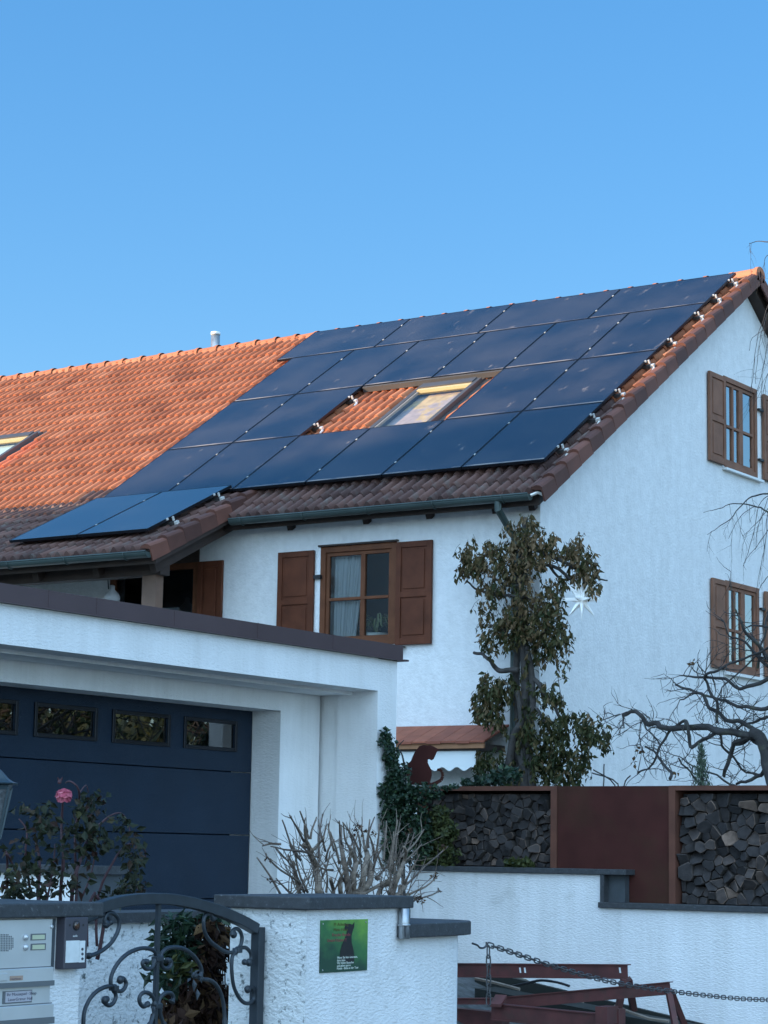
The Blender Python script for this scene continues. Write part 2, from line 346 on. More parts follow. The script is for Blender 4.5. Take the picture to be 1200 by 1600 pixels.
for y in Y0:
    for x in X0: dw.v.append(Vector((x, min(y, 15.59), gh(x, 12)-.004)))
for j in range(len(Y0)-1):
    for i in range(len(X0)-1): k = j*len(X0)+i; dw.face([k, k+1, k+1+len(X0), k+len(X0)])
struct(dw.build('driveway', M['paving']))
rd = MB(); rd.poly([(-4.4, -60, -.012), (3.2, -60, -.012), (3.2, 90, -.012), (-4.4, 90, -.012)]); struct(rd.build('road', M['asphalt']))
kb = MB(); kb.box((-4.55, -60, -.1), (-4.4, 90, .08)); struct(kb.build('kerb', M['granite']))

# ------------------------------------------------------------------ house
house = thing('house', 'white plastered gabled house with orange tiled roof behind the garage', 'house', (-20, 28, 0))
def RP(x, s, h=0): return Vector((x, YR-s*CT-h*ST, ZR-s*ST+h*CT))
XL = -32.0                                              # the row goes on to the left of the photograph

def holed_wall(mb, ax, c0, c1, u0, u1, z0, top, holes, extra=()):
    "wall slab between planes ax=c0 (outside) and c1, spanning u0..u1, with rectangular openings (ua, ub, za, zb)"
    cuts = sorted(set([u0, u1]+[h[0] for h in holes]+[h[1] for h in holes]+list(extra)))
    def P(c, u, z): return (c, u, z) if ax == 0 else (u, c, z)
    for a, b in zip(cuts[:-1], cuts[1:]):
        hs_ = sorted([h for h in holes if h[0] <= a+1e-6 and h[1] >= b-1e-6], key=lambda h: h[2])
        z = z0; segs = []
        for h in hs_: segs.append((z, z, h[2], h[2])); z = h[3]
        segs.append((z, z, top(a), top(b)))
        for za, zb, ta, tb in segs:
            for c in (c0, c1): mb.poly([P(c, a, za), P(c, b, zb), P(c, b, tb), P(c, a, ta)])
    for ua, ub, za, zb in holes:
        mb.poly([P(c0, ua, za), P(c1, ua, za), P(c1, ua, zb), P(c0, ua, zb)])
        mb.poly([P(c0, ub, za), P(c1, ub, za), P(c1, ub, zb), P(c0, ub, zb)])
        mb.poly([P(c0, ua, za), P(c1, ua, za), P(c1, ub, za), P(c0, ub, za)])
        mb.poly([P(c0, ua, zb), P(c1, ua, zb), P(c1, ub, zb), P(c0, ub, zb)])

UZ = lambda y: ZR-.18-abs(y-YR)*TT                     # underside of the roof
WIN = (-15.87, -14.74, 4.10, 5.35)
DOOR = (-19.30, -17.80, 3.2, 5.30)
GW1 = (27.40, 28.50, 6.90, 8.17); GW2 = (27.42, 28.51, 4.10, 5.335)
wl = MB()
holed_wall(wl, 1, YF, YF+.3, XL, XG, 0, lambda u: UZ(YF), [WIN, DOOR])
holed_wall(wl, 0, XG, XG-.3, YF, 2*YR-YF, 0, lambda u: UZ(u), [GW1, GW2], extra=(YR,))
wl.poly([(XL, 2*YR-YF, 0), (XG, 2*YR-YF, 0), (XG, 2*YR-YF, UZ(YF)), (XL, 2*YR-YF, UZ(YF))])
wl.build('wall', M['plaster_house'], house)
inn = MB(); inn.box((XL+.1, YF+.9, 0), (XG-1.0, YF+1.0, 5.5)); inn.prism([(XG-1.1, YF+1, 0), (XG-1.1, 2*YR-YF-1, 0), (XG-1.1, 2*YR-YF-1, UZ(YF+1)-.1), (XG-1.1, YR, UZ(YR)-.1), (XG-1.1, YF+1, UZ(YF+1)-.1)], (.1, 0, 0)); inn.box((XL, YF+.31, 5.45), (XG-.31, YF+.9, 5.5))
inn.build('inner_wall', M['interior'], house)

# tiled slope -------------------------------------------------------
RIBW, TW, GAUGE = .15, .30, .345
def tiles(mb, P, x0, x1, s0, s1, skip=None, mat_of=None, amp=.052):
    nx_ = int(round((x1-x0)/TW)); ns = int(math.ceil((s1-s0)/GAUGE))
    NS = 28
    for j in range(ns):
        sb = s1-j*GAUGE; st = max(s0, sb-GAUGE-.02)
        for i in range(nx_):
            xa = x1-(i+1)*TW
            if skip and skip(xa+TW/2, (sb+st)/2): continue
            mb.ct = max(0, min(1, random.gauss(.5, .27))); mb.cm = mat_of(xa+TW/2, sb) if mat_of else 0
            dz = random.uniform(-.005, .006); dk = random.uniform(-.009, .009); k = len(mb.v)
            for q in range(NS+1):
                u = q/NS; x = xa+u*TW; ph = (u*2) % 1
                rib = math.sin(math.pi/2*(ph-.06)/.42) if .06 < ph < .48 else (math.cos(math.pi/2*(ph-.48)/.20) if .48 <= ph < .68 else 0)
                h = amp*(rib**.8) - (.030*math.sin(math.pi*(ph-.66)/.20) if .66 < ph < .86 else 0)
                mb.v += [P(x, st, h-.002), P(x, sb+dk, h+.024+dz), P(x, sb+dk-.004, -.004)]
            for q in range(NS):
                a = k+q*3; b_ = a+3
                mb.cs = True; mb.face([a, a+1, b_+1, b_]); mb.cs = False; mb.face([a+1, a+2, b_+2, b_+1])
    mb.cm = 0; mb.ct = .5
SBOT = 7.335
SK1 = (-16.35, -15.34, 3.28, 4.95); SK2 = (-24.6, -23.42, 3.30, 4.85)
def sk_skip(x, s): return any(a-.02 < x < b+.02 and c < s < d for a, b, c, d in (SK1, SK2))
EXA = Vector((0, 22.60, 6.18)); EXD = Vector((0, 20.41-22.60, 5.137-6.18)).normalized(); EXN = Vector((1, 0, 0)).cross(-EXD).normalized()
if EXN.z < 0: EXN = -EXN
XE = -17.0
def EP(x, s, h=0): return Vector((x, 0, 0))+EXA+EXD*s+EXN*h
rf = MB()
tiles(rf, RP, XL, -12.56, .0, SBOT, skip=lambda x, s: sk_skip(x, s) or (x < XE-.15 and s > 6.75) or (x > -12.7 and False),
      mat_of=lambda x, s: 1 if (SK2[1] < x < SK2[1]+.35 and SK2[2]+.30 < s < SK2[3]+.6) else (2 if (s > 6.2 and (x > -20.3 or s > 6.55)) or (x > -13.1 and s > 4.9) else 0))  # shade-coloured tiles below the shadow line and at the right verge
rf.build('roof', [M['tile'], M['tile_new'], M['tile_shade']], house)
rx = MB()
tiles(rx, EP, XL, XE-.06, -.02, 2.40)
rx.build('porch_roof', M['tile_shade'], house)
rb = MB()
for P_, a, b, s0, s1 in ((RP, XL, -12.58, -.05, 7.22), (EP, XL, XE-.03, .25, 2.3)):
    p = [P_(a, s0, -.03), P_(b, s0, -.03), P_(b, s1, -.03), P_(a, s1, -.03)]
    rb.prism(p, Vector((0, 0, -.16)))
BK = lambda x, s, h=0: Vector((x, YR+s*CT+h*ST, ZR-s*ST+h*CT))
p = [BK(XL, -.02, -.03), BK(-12.58, -.02, -.03), BK(-12.58, 7.3, -.03), BK(XL, 7.3, -.03)]
rb.prism(p, Vector((0, 0, -.13)))
rb.build('roof_boarding', M['wood_dark'], house)
bt = MB(); tiles(bt, BK, -15.5, -12.56, 0, 7.335); bt.build('rear_roof', M['tile_shade'], house)

# ridge caps
rc = MB()
x = -12.47
while x > XL:
    rc.ct = random.uniform(.3, .9); L_ = .42; k = len(rc.v); n = 10; big = 1.22 if x > -12.5 else 1
    for e, rr, zz in ((0, .125, 0), (-.055, .125, 0), (-.06, .110, 0), (-L_, .100, -.004)):
        for j in range(n+1):
            a = math.pi*(j/n)*1.16-.08*math.pi; rc.v.append(Vector((x+e, YR-math.cos(a)*rr*big, ZR-.022+math.sin(a)*rr*.88*big+zz)))
    for q in range(3):
        for j in range(n): rc.face([k+q*(n+1)+j, k+q*(n+1)+j+1, k+(q+1)*(n+1)+j+1, k+(q+1)*(n+1)+j])
    if x > -12.5: rc.face([k+j for j in range(n+1)])
    x -= .40
rc.build('ridge_caps', M['tile'], house)

# verge tiles: rolled edge and hanging flange, one per course
def verge(mb, P, xe, s0, s1, drop=.145, sgn=1):
    s = s1
    while s > s0:
        mb.ct = random.random(); a = max(0, s-GAUGE-.01); dz = random.uniform(-.002, .004)
        o = [(-.16, .020), (-.13, .050), (-.07, .068), (-.02, .058), (0, .035), (0, -drop+.03), (-.022, -drop+.03), (-.022, .0)]
        k = len(mb.v)
        for (e, h) in o: mb.v.append(P(xe+e, a, h-.006))
        for (e, h) in o: mb.v.append(P(xe+e+(.006 if h > -.01 else 0), s, h+(.030+dz if h > -.01 else .001)))
        n = len(o)
        for j in range(n-1): mb.face([k+j, k+j+1, k+n+j+1, k+n+j])
        mb.face([k+n+j for j in range(n)]); mb.face([k+j for j in range(n)][::-1])
        s -= GAUGE
vg = MB(); verge(vg, RP, -12.47, .05, SBOT); verge(vg, BK, -12.47, .05, SBOT)
for k_ in range(0): pass
vg.build('verge', M['verge'], house)
v2 = MB(); verge(v2, EP, XE, .0, 2.43, drop=.15); v2.build('porch_verge', M['verge'], house)
# triangular mortar closing under the ridge cap at the gable
tri = MB(); tri.prism([(-12.50, YR-.13, ZR-.10), (-12.50, YR+.13, ZR-.10), (-12.50, YR, ZR+.06)], (.03, 0, 0)); tri.build('ridge_end', M['verge'], house)

# gutters
def gutter(x0, x1, y, z, r, name, slope=0):
    m = MB(); n = 10; k = len(m.v)
    ring = []
    for j in range(n+1):
        a = math.pi+math.pi*j/n; ring.append((math.cos(a)*r, math.sin(a)*r))
    ring2 = [(p[0]*.93, p[1]*.93) for p in ring[::-1]]
    prof = ring+ring2
    m.cs = False
    for xx in (x0, x1):
        for (dy, dz) in prof: m.v.append(Vector((xx, y+dy, z+dz)))
    q = len(prof)
    for j in range(q): m.face([k+j, k+(j+1) % q, k+q+(j+1) % q, k+q+j])
    m.tube([(x0, y-r, z+.003), (x1, y-r, z+.003)], .010, 8)
    m.poly([(x1, y+a, z+b) for a, b in ring]); m.poly([(x0, y+a, z+b) for a, b in ring])
    xx = x1-.35
    while xx > x0:
        pts = [(xx, y+math.cos(math.pi+math.pi*j/8)*(r+.006), z+math.sin(math.pi+math.pi*j/8)*(r+.006)) for j in range(9)]
        m.tube(pts, .009, 5); xx -= .95
    return m.build(name, M['gutter'], house)
ye = RP(0, SBOT, 0).y
gutter(XE+.04, -12.62, ye-.03, RP(0, SBOT).z-.012, .07, 'gutter')
ey = EP(0, 2.42)
gutter(XL, XE-.02, ey.y-.02, ey.z-.012, .07, 'porch_gutter')
bracket = MB(); bracket.tube([(-12.62, ye-.02, 5.70), (-12.55, ye+.02, 5.735), (-12.5, ye+.06, 5.71)], .02, 6); bracket.build('gutter_bracket', M['alu'], house)
# downpipe with offset, running down behind the climber
dp = MB(); zg = RP(0, SBOT).z
dp.tube([(-13.05, ye-.03, zg-.06), (-13.05, ye-.03, zg-.16), (-13.02, YF-.10, zg-.46), (-13.02, YF-.10, 1.0)], .045, 10); dp.cs = True
dp.build('downpipe', M['gutter'], house)
# rafter ends under the eaves
for xr in (-16.35, -15.2, -14.28, -13.35, -12.85):
    m = MB(); a = RP(xr, 7.1, -.20); m.obox(a, Vector((.08, 0, 0)), Vector((0, .5*CT, .5*ST)), Vector((0, 0, -.0))+Vector((0, .04, -.10))); m.build('rafter', M['wood_dark'], house)
# porch: beam, post, brace, rafters
pb = MB(); pb.box((XL, 20.86, 4.92), (-17.22, 21.04, 5.10)); pb.build('porch_beam', M['wood_dark'], house)
pp = MB(); pp.box((-17.52, 20.88, 1.0), (-17.30, 21.02, 4.92)); pp.build('porch_post', M['wood_post'], house)
for xr in (-17.28, -18.2, -19.2, -20.2, -21.2):
    m = MB(); m.obox(EP(xr, .2, -.34), Vector((.09, 0, 0)), EXD*2.0, EXN*.16); m.build('porch_rafter', M['wood_dark'], house)
ow = MB(); ow.box((XL, YF-.02, 5.28), (-17.80, YF-.001, 5.9)); ow.build('porch_panelling', M['wood_dark'], house)

# windows -----------------------------------------------------------
def shutter(parent, ax, c, u0, u1, z0, z1, mt, out, thick=.04, panels=2, name='shutter'):
    "panelled shutter lying against a wall; out = +1/-1 direction away from the wall"
    def P(d, u, z): return (c+out*d, u, z) if ax == 0 else (u, c+out*d, z)
    m = MB(); st = .07
    def bx(d0, d1, a, b, e, f): m.box(P(d0, a, e), P(d1, b, f))
    g0 = .018
    bx(g0, g0+thick, u0, u0+st, z0, z1); bx(g0, g0+thick, u1-st, u1, z0, z1)
    zm = z0+(z1-z0)*.485; rr = [(z0, z0+st*1.15), (zm-.035, zm+.035), (z1-st, z1)]
    for a, b in rr: bx(g0, g0+thick, u0+st, u1-st, a, b)
    for (a, b) in ((rr[0][1], rr[1][0]), (rr[1][1], rr[2][0])):
        bx(g0+.006, g0+thick-.016, u0+st, u1-st, a, b)
        bx(g0+.006, g0+thick-.004, u0+st+.035, u1-st-.035, a+.035, b-.035)
    return m.build(name, mt, parent, bevel=.004)

def window(parent, ax, c, W, out, mt, mullions, transoms, gl, rec=.05, fr=.055, name='window', lab=None, thickbars=()):
    ua, ub, za, zb = W
    def P(d, u, z): return (c+out*d, u, z) if ax == 0 else (u, c+out*d, z)
    m = MB()
    m.box(P(.012, ua, za), P(-rec-.03, ua+fr, zb)); m.box(P(.012, ub-fr, za), P(-rec-.03, ub, zb))
    m.box(P(.012, ua+fr, zb-fr), P(-rec-.03, ub-fr, zb)); m.box(P(.012, ua+fr, za), P(-rec-.03, ub-fr, za+fr))
    f = m.build(name, mt, parent, bevel=.004)
    if lab: f['label'] = lab
    s = MB(); i0, i1, j0, j1 = ua+fr+.002, ub-fr-.002, za+fr+.002, zb-fr-.002; sw = .045; d0, d1 = -.012, -.055
    s.box(P(d0, i0, j0), P(d1, i0+sw, j1)); s.box(P(d0, i1-sw, j0), P(d1, i1, j1)); s.box(P(d0, i0+sw, j1-sw), P(d1, i1-sw, j1)); s.box(P(d0, i0+sw, j0), P(d1, i1-sw, j0+sw))
    for u, hw in mullions: s.box(P(d0+.003, u-hw, j0+sw), P(d1-.003, u+hw, j1-sw))
    for z in transoms: s.box(P(d0+.006, i0+sw, z-.018), P(d1-.006, i1-sw, z+.018))
    s.build('sash', mt, f, bevel=.003)
    gm = MB(); gm.poly([P(-.034, i0+sw, j0+sw), P(-.034, i1-sw, j0+sw), P(-.034, i1-sw, j1-sw), P(-.034, i0+sw, j1-sw)]); gm.build('pane', gl, f)
    return f
zt = at(565, 934, 1, YF).z
fw_ = window(house, 1, YF, WIN, -1, M['wood_brown'], [(at(565.5, 930, 1, YF).x, .032)], [zt], M['glass'], fr=.075, lab='front window with net curtain and a potted plant behind it')
hd = MB(); hd.box((WIN[0]-.02, YF-.05, WIN[3]+.001), (WIN[1]+.03, YF-.003, WIN[3]+.022)); hd.build('window_head', M['wood_dark'], house)
shutter(house, 1, YF, -16.50, -15.95, 4.08, 5.315, M['wood_red'], -1)
shutter(house, 1, YF, -14.715, -14.205, 4.08, 5.335, M['wood_red'], -1)
shutter(house, 1, YF, -17.78, -17.385, 3.1, 5.275, M['wood_red'], -1, name='shutter')
hk = MB(); hk.box((-15.94, YF-.06, 4.95), (-15.84, YF-.01, 5.0)); hk.build('shutter_hinge', M['black'], house)
hk = MB(); hk.box((-14.68, YF-.06, 4.045), (-14.58, YF-.02, 4.062)); hk.build('shutter_catch', M['black'], house)
hk = MB(); hk.tube([(-14.62, YF-.05, 4.044), (-14.62, YF-.06, 3.98)], .012, 6); hk.build('shutter_catch', M['black'], house)
rv = MB(); rv.box((-15.945, YF-.012, 4.05), (-15.872, YF+.05, 5.36)); rv.build('window_reveal', M['plaster_house'], house)
# balcony doors in the porch shade
dd = MB()
for a, b in ((-19.30, -18.62), (-18.58, -17.80)):
    dd.box((a, YF-.01, 3.2), (a+.09, YF+.06, 5.30)); dd.box((b-.09, YF-.01, 3.2), (b, YF+.06, 5.30)); dd.box((a+.09, YF-.01, 5.2), (b-.09, YF+.06, 5.30)); dd.box((a+.09, YF-.01, 3.2), (b-.09, YF+.06, 3.4))
dr = dd.build('balcony_door', M['wood_brown'], house)
gm = MB(); gm.poly([(-19.2, YF+.02, 3.4), (-17.9, YF+.02, 3.4), (-17.9, YF+.02, 5.2), (-19.2, YF+.02, 5.2)]); gm.build('pane', M['glass'], dr)
# gable windows
for W, sh, nm in ((GW1, ((26.86, 27.37, 6.90, 8.13), (28.64, 29.15, 6.90, 8.13)), 'attic window in the white gable'),
                  (GW2, ((26.92, 27.41, 4.11, 5.31), (28.64, 29.15, 4.11, 5.31)), 'lower window in the white gable half behind bare branches')):
    mid = (W[0]+W[1])/2
    f = window(house, 0, XG, W, 1, M['wood_grey'], [(mid+.05, .060), (mid-.215, .022)], [W[2]+(W[3]-W[2])*.46], M['glass_sky'], fr=.07, rec=.05, lab=nm)
    sl_ = MB(); sl_.box((XG-.03, W[0]-.05, W[2]-.055), (XG+.07, W[1]+.09, W[2]-.025)); sl_.build('sill', M['white_metal'], f)
    for a in sh: shutter(house, 0, XG, *a, M['wood_grey'], 1)
    for hz in (W[2]+.25, W[3]-.3):
        hc = MB(); hc.box((XG+.01, W[1], hz), (XG+.05, W[1]+.16, hz+.03)); hc.build('shutter_hinge', M['black'], house)
    cu = MB(); cu.cs = True
    n = 40; k = 0
    for i in range(n+1):
        y = W[0]+.08+(mid-W[0]-.02)*i/n
        cu.v += [Vector((XG-.12+.015*math.sin(i*1.5), y, W[2]+.05)), Vector((XG-.12+.012*math.sin(i*1.5), y, W[3]-.05))]
    for i in range(n): cu.face([2*i, 2*i+2, 2*i+3, 2*i+1])
    tag(cu.build('curtain', M['curtain_bright']), 'pale net curtain behind the '+('attic' if W is GW1 else 'lower')+' gable window', 'curtain')
# front window: curtain and plant
cu = MB(); cu.cs = True; n = 60
for i in range(n+1):
    t = i/n; x = WIN[0]+.12+t*.48; off = .020*math.sin(i*.95)+.01*math.sin(i*2.3)
    cu.v += [Vector((x-t*.16, YF+.13+off, WIN[2]+.02)), Vector((x-t*.10, YF+.13+off*1.1, WIN[2]+.5)), Vector((x-t*.02, YF+.13+off*.8, WIN[3]-.07))]
for i in range(n): cu.face([3*i, 3*i+3, 3*i+4, 3*i+1]); cu.face([3*i+1, 3*i+4, 3*i+5, 3*i+2])
tag(cu.build('curtain', M['curtain']), 'gathered grey-white curtain drawn to the left of the front window', 'curtain')
px = at(590, 985, 1, YF+.25)
pt = thing('potted_plant', 'spider plant in a white bowl on the sill of the front window', 'plant', (px.x, YF+.22, WIN[2]))
m = MB(); m.lathe((px.x, YF+.22, WIN[2]+.02), [(0, .08), (.02, .11), (.09, .14), (.14, .155), (.145, .145)], 20); m.build('pot', M['pot'], pt)
m = MB()
for i in range(60):
    a = random.uniform(0, 6.28); L_ = random.uniform(.18, .34); h = random.uniform(.08, .24); m.ct = random.random(); b0 = Vector((px.x, YF+.22, WIN[2]+.16))
    d = Vector((math.cos(a), math.sin(a)*.45, 0)); sd = Vector((-math.sin(a), math.cos(a), .3)).normalized()*.007
    pts = [b0+d*(L_*t)+Vector((0, 0, h*math.sin(t*2.6)*1.1)) for t in (0, .25, .5, .75, 1)]
    for a_, b_ in zip(pts[:-1], pts[1:]): m.poly([a_-sd, a_+sd, b_+sd, b_-sd])
m.build('foliage', M['strap_leaf'], pt)

# skylights ---------------------------------------------------------
def skylight(S, blind, lab):
    a, b, c, d = S; x0, x1, s0, s1 = a, b, c, d
    m = MB()
    def bb(xa, xb, sa, sb, h0, h1): m.obox(RP(xa, sa, h0), Vector((xb-xa, 0, 0)), RP(0, sb, 0)-RP(0, sa, 0), RP(0, 0, h1)-RP(0, 0, h0))
    bb(x0, x0+.07, s0, s1, -.08, .085); bb(x1-.07, x1, s0, s1, -.08, .10); bb(x0+.07, x1-.07, s0, s0+.15, -.08, .115); bb(x0+.07, x1-.07, s1-.06, s1, -.08, .075)
    f = m.build('skylight', M['alu_grey'], house); f['label'] = lab
    m = MB()
    def b2(xa, xb, sa, sb, h0, h1): m.obox(RP(xa, sa, h0), Vector((xb-xa, 0, 0)), RP(0, sb, 0)-RP(0, sa, 0), RP(0, 0, h1)-RP(0, 0, h0))
    b2(x0+.005, x1-.005, s0-.16, s0-.003, .03, .06); b2(x0-.09, x0-.004, s0-.16, s1, .01, .035); b2(x1+.004, x1+.09, s0-.16, s1, .01, .035)
    m.build('flashing', M['alu_grey'], f)
    m = MB(); b2(x0+.072, x1-.072, s0+.152, s0+.215, .05, .095);
    m.build('sash', mat_cream, f)
    m = MB(); b2(x0+.072, x0+.095, s0+.22, s1-.062, .04, .078); m.build('sash_side', M['alu_pale'], f); m = MB(); b2(x1-.10, x1-.072, s0+.22, s1-.062, .04, .078); m.build('sash_side', M['alu_pale'], f)
    m = MB(); m.poly([RP(x0+.07, s0+.2, .062), RP(x1-.07, s0+.2, .062), RP(x1-.07, s1-.05, .062), RP(x0+.07, s1-.05, .062)]); m.build('pane', M['glass_roof'], f)
    m = MB(); m.poly([RP(x0+.05, s0+.1, -.02), RP(x1-.05, s0+.1, -.02), RP(x1-.05, s1, -.02), RP(x0+.05, s1, -.02)]); m.build('blind', blind, f)
M['trim_dark'] = mat('dark_trim', (.07, .066, .064), .5)
M['alu_pale'] = mat('pale_alu', (.26, .23, .21), .5)
mat_cream = mat('cream_sash', (.46, .35, .18), .5)
mat_blind = mat('pale_blind', (.36, .27, .26), .9, var=.25, vscale=9, col2=(.48, .32, .17), mscale=1.3, mthr=(.50, .53))
mat_blind2 = mat('pale_teal_blind', (.42, .50, .48), .9)
skylight(SK1, mat_blind, 'sunlit skylight in the gap between the solar modules')
skylight(SK2, mat_blind2, 'skylight in the tiled roof at the left edge')

# small canopy roof over the terrace and its awning
cn = thing('canopy', 'small red tiled canopy on a board over the terrace under the front window', 'canopy', (-15, YF, 2.8))
m = MB(); m.cs = False
x0, x1 = -16.9, -13.13; n = int((x1-x0)/.19)
for i in range(n):
    m.ct = random.random(); a = x0+(x1-x0)*i/n; b = x0+(x1-x0)*(i+1)/n-.006
    m.prism([(a, YF-.002, 3.10), (b, YF-.002, 3.10), (b, YF-.56, 2.885), (a, YF-.56, 2.885)], (0, 0, -.022-.008*(i % 2)))
m.build('tiles', mat('canopy_tile', (.28, .09, .06), .7, tint=[(0, (.23, .062, .034)), (1, (.34, .100, .052))], var=.2, vscale=8), cn)
m = MB(); m.box((x0, YF-.53, 2.80), (x1-.03, YF-.50, 2.862)); m.build('board', M['board_orange'], cn)
m = MB(); m.box((x0, YF-.50, 2.78), (x1-.06, YF-.002, 2.85)); m.build('soffit', M['wood_dark'], cn)
aw = MB(); n = 240; xa, xb = -16.9, -13.3
for i in range(n+1):
    x = xa+(xb-xa)*i/n; wv = .022*(1+math.sin(x*2*math.pi/.20))
    aw.v += [Vector((x, YF-.47, 2.775)), Vector((x, YF-.48, 2.545+wv))]
for i in range(n): aw.face([2*i, 2*i+1, 2*i+3, 2*i+2])
tag(aw.build('awning', M['awning']), 'white awning valance with scalloped edge hanging below the red canopy', 'awning')
# hanging porch lamp
lm = thing('hanging_lamp', 'white glass lamp hanging in the dark porch left of the wooden post', 'lamp', (at(175, 930, 1, 21.6).x, 21.6, 4.6))
p = at(175, 925, 1, 21.6)
m = MB(); m.cs = True; m.lathe((p.x, 21.6, p.z-.12), [(0, .10), (.05, .11), (.10, .085), (.15, .035), (.20, .035), (.21, .02)], 16); m.build('shade', M['lamp_white'], lm)
m = MB(); m.tube([(p.x-.06, 21.6, p.z+.04), (p.x-.08, 21.6, p.z+.2), (p.x-.05, 21.6, p.z+.33), (p.x, 21.6, 5.3)], .008, 6); m.build('arm', M['black'], lm)

# flue on the far slope
FX = at(337, 519, 1, YR+.5).x; FZ = at(337, 519, 1, YR+.5).z
fl = thing('flue_pipe', 'slim stainless flue pipe rising behind the orange ridge', 'flue', (FX, YR+.5, 9.2))
m = MB(); m.cs = True; m.lathe((FX, YR+.5, 9.2), [(0, .075), (FZ-9.25, .075)], 18); m.build('pipe', M['zinc'], fl)
m = MB(); m.cs = True; m.lathe((FX, YR+.5, FZ-.05), [(0, .080), (.05, .080)], 18); m.build('collar', M['white_metal'], fl)

# ------------------------------------------------------------------ solar modules
def panel(P, x0, x1, s0, s1, h, lab, group, gmat, side=None):
    g_ = .008; x0 += g_; x1 -= g_; s0 += g_; s1 -= g_
    o = thing('solar_panel', lab, 'solar panel', P((x0+x1)/2, (s0+s1)/2, h-.035), group)
    m = MB(); t = .035; wd = .012
    def bb(mb, xa, xb, sa, sb, h0, h1): mb.obox(P(xa, sa, h0), Vector((xb-xa, 0, 0)), P(0, sb, 0)-P(0, sa, 0), P(0, 0, h1)-P(0, 0, h0))
    bb(m, x0, x0+wd, s0, s1, h-t, h); bb(m, x1-wd, x1, s0, s1, h-t, h); bb(m, x0+wd, x1-wd, s0, s0+wd, h-t, h); bb(m, x0+wd, x1-wd, s1-wd, s1, h-t, h)
    bb(m, x0+wd, x1-wd, s0+wd, s1-wd, h-t+.004, h-t+.010)
    m.build('frame', M['black_frame'], o)
    m = MB(); m.poly([P(x0+wd, s0+wd, h-.002), P(x1-wd, s0+wd, h-.002), P(x1-wd, s1-wd, h-.002), P(x0+wd, s1-wd, h-.002)]); m.build('glass', gmat, o)
    L_ = s1-s0
    for q in ((.22, .78) if L_ > 1.4 else (.25, .75)):
        m = MB(); s = s0+L_*q; bb(m, x1-.002, x1+.018, s-.013, s+.013, h-.02, h+.004); m.build('clamp', M['alu'], o)
    return o
SX = -12.72; CW = 1.157; RWS = [.22, 1.43, 3.17, 4.93, 6.68]; H = .15
ords = ['first', 'second', 'third', 'fourth', 'fifth', 'sixth']
gp = 'black solar modules on the main roof'
for i in range(4):
    x1 = SX-i*1.812; panel(RP, x1-1.812, x1, RWS[0], RWS[1], H, 'landscape black solar module along the ridge, %s from the gable' % ords[i], gp, M['solar'])
for r_, nm, cols in ((1, 'second row down', range(6)), (2, 'row broken by the skylight', (0, 1, 4, 5)), (3, 'lowest full row', range(6))):
    for i in cols:
        x1 = SX-i*CW
        panel(RP, x1-CW, x1, RWS[r_], RWS[r_+1], H, 'black solar module in the %s, %s column from the gable' % (nm, ords[i]), gp, M['solar'])
for i, t in enumerate(('right', 'left')):
    x1 = -17.39-i*1.157
    panel(EP, x1-1.157, x1, .08, 1.93, H, '%s one of the two pale blue reflecting solar modules on the porch roof' % t, 'solar modules on the porch roof', M['solar_low'])
# mounting rails, ends showing
def rail(P, xa, xb, s, lab, ends, group='mounting rails under the solar modules'):
    o = thing('mounting_rail', lab, 'mounting rail', P((xa+xb)/2, s, .04), group)
    m = MB(); m.obox(P(xa, s-.02, .045), Vector((xb-xa, 0, 0)), P(0, s+.02, 0)-P(0, s-.02, 0), P(0, 0, .085)-P(0, 0, .045)); m.build('rail', M['alu_grey'], o)
    for xe in ends:
        m = MB()
        m.obox(P(xe-.045, s-.025, .045), Vector((.045, 0, 0)), P(0, .05, 0)-P(0, 0, 0), P(0, 0, .09)-P(0, 0, .045))
        m.obox(P(xe-.070, s-.010, .10), Vector((.02, 0, 0)), P(0, .02, 0)-P(0, 0, 0), P(0, 0, .052)-P(0, 0, 0))
        m.tube([P(xe-.02, s, .05), P(xe-.0, s+.03, .04), P(xe-.0, s+.10, .035)], [.022, .018, .012], 6)
        m.build('rail_end', M['alu'], o)
k = 0
for s in (.50, 1.14, 1.80, 2.78, 3.55, 4.52, 5.32, 6.25):
    k += 1
    if 3.17 < s < 4.93:
        rail(RP, SX-6*CW, SX-4*CW+.04, s, 'aluminium rail end in the skylight gap, %s one' % ('upper' if s < 4 else 'lower'), [SX-4*CW+.10])
        rail(RP, SX-2*CW, SX+.04, s, 'short rail end at the right verge beside the skylight row, %s one' % ('upper' if s < 4 else 'lower'), [SX+.10])
    else:
        rail(RP, SX-6*CW, SX+.04, s, 'rail end at the right verge, number %s counted down from the ridge' % ['', 'one', 'two', 'three', 'four', 'five', 'six', 'seven', 'eight'][k], [SX+.10])
for s, t in ((.45, 'upper'), (1.45, 'lower')):
    rail(EP, -19.7, -17.35, s, '%s rail end beside the pale modules on the porch roof' % t, [-17.29], 'mounting rails on the porch roof')
# dark lower trim under the module above the gap
m = MB(); m.obox(RP(SX-4*CW+.01, 3.155, .06), Vector((2*CW-.02, 0, 0)), RP(0, .05, 0)-RP(0, 0, 0), RP(0, 0, .075)-RP(0, 0, 0))
tag(m.build('module_trim', M['trim_dark']), 'grey trim rail along the upper side of the skylight gap', 'trim')

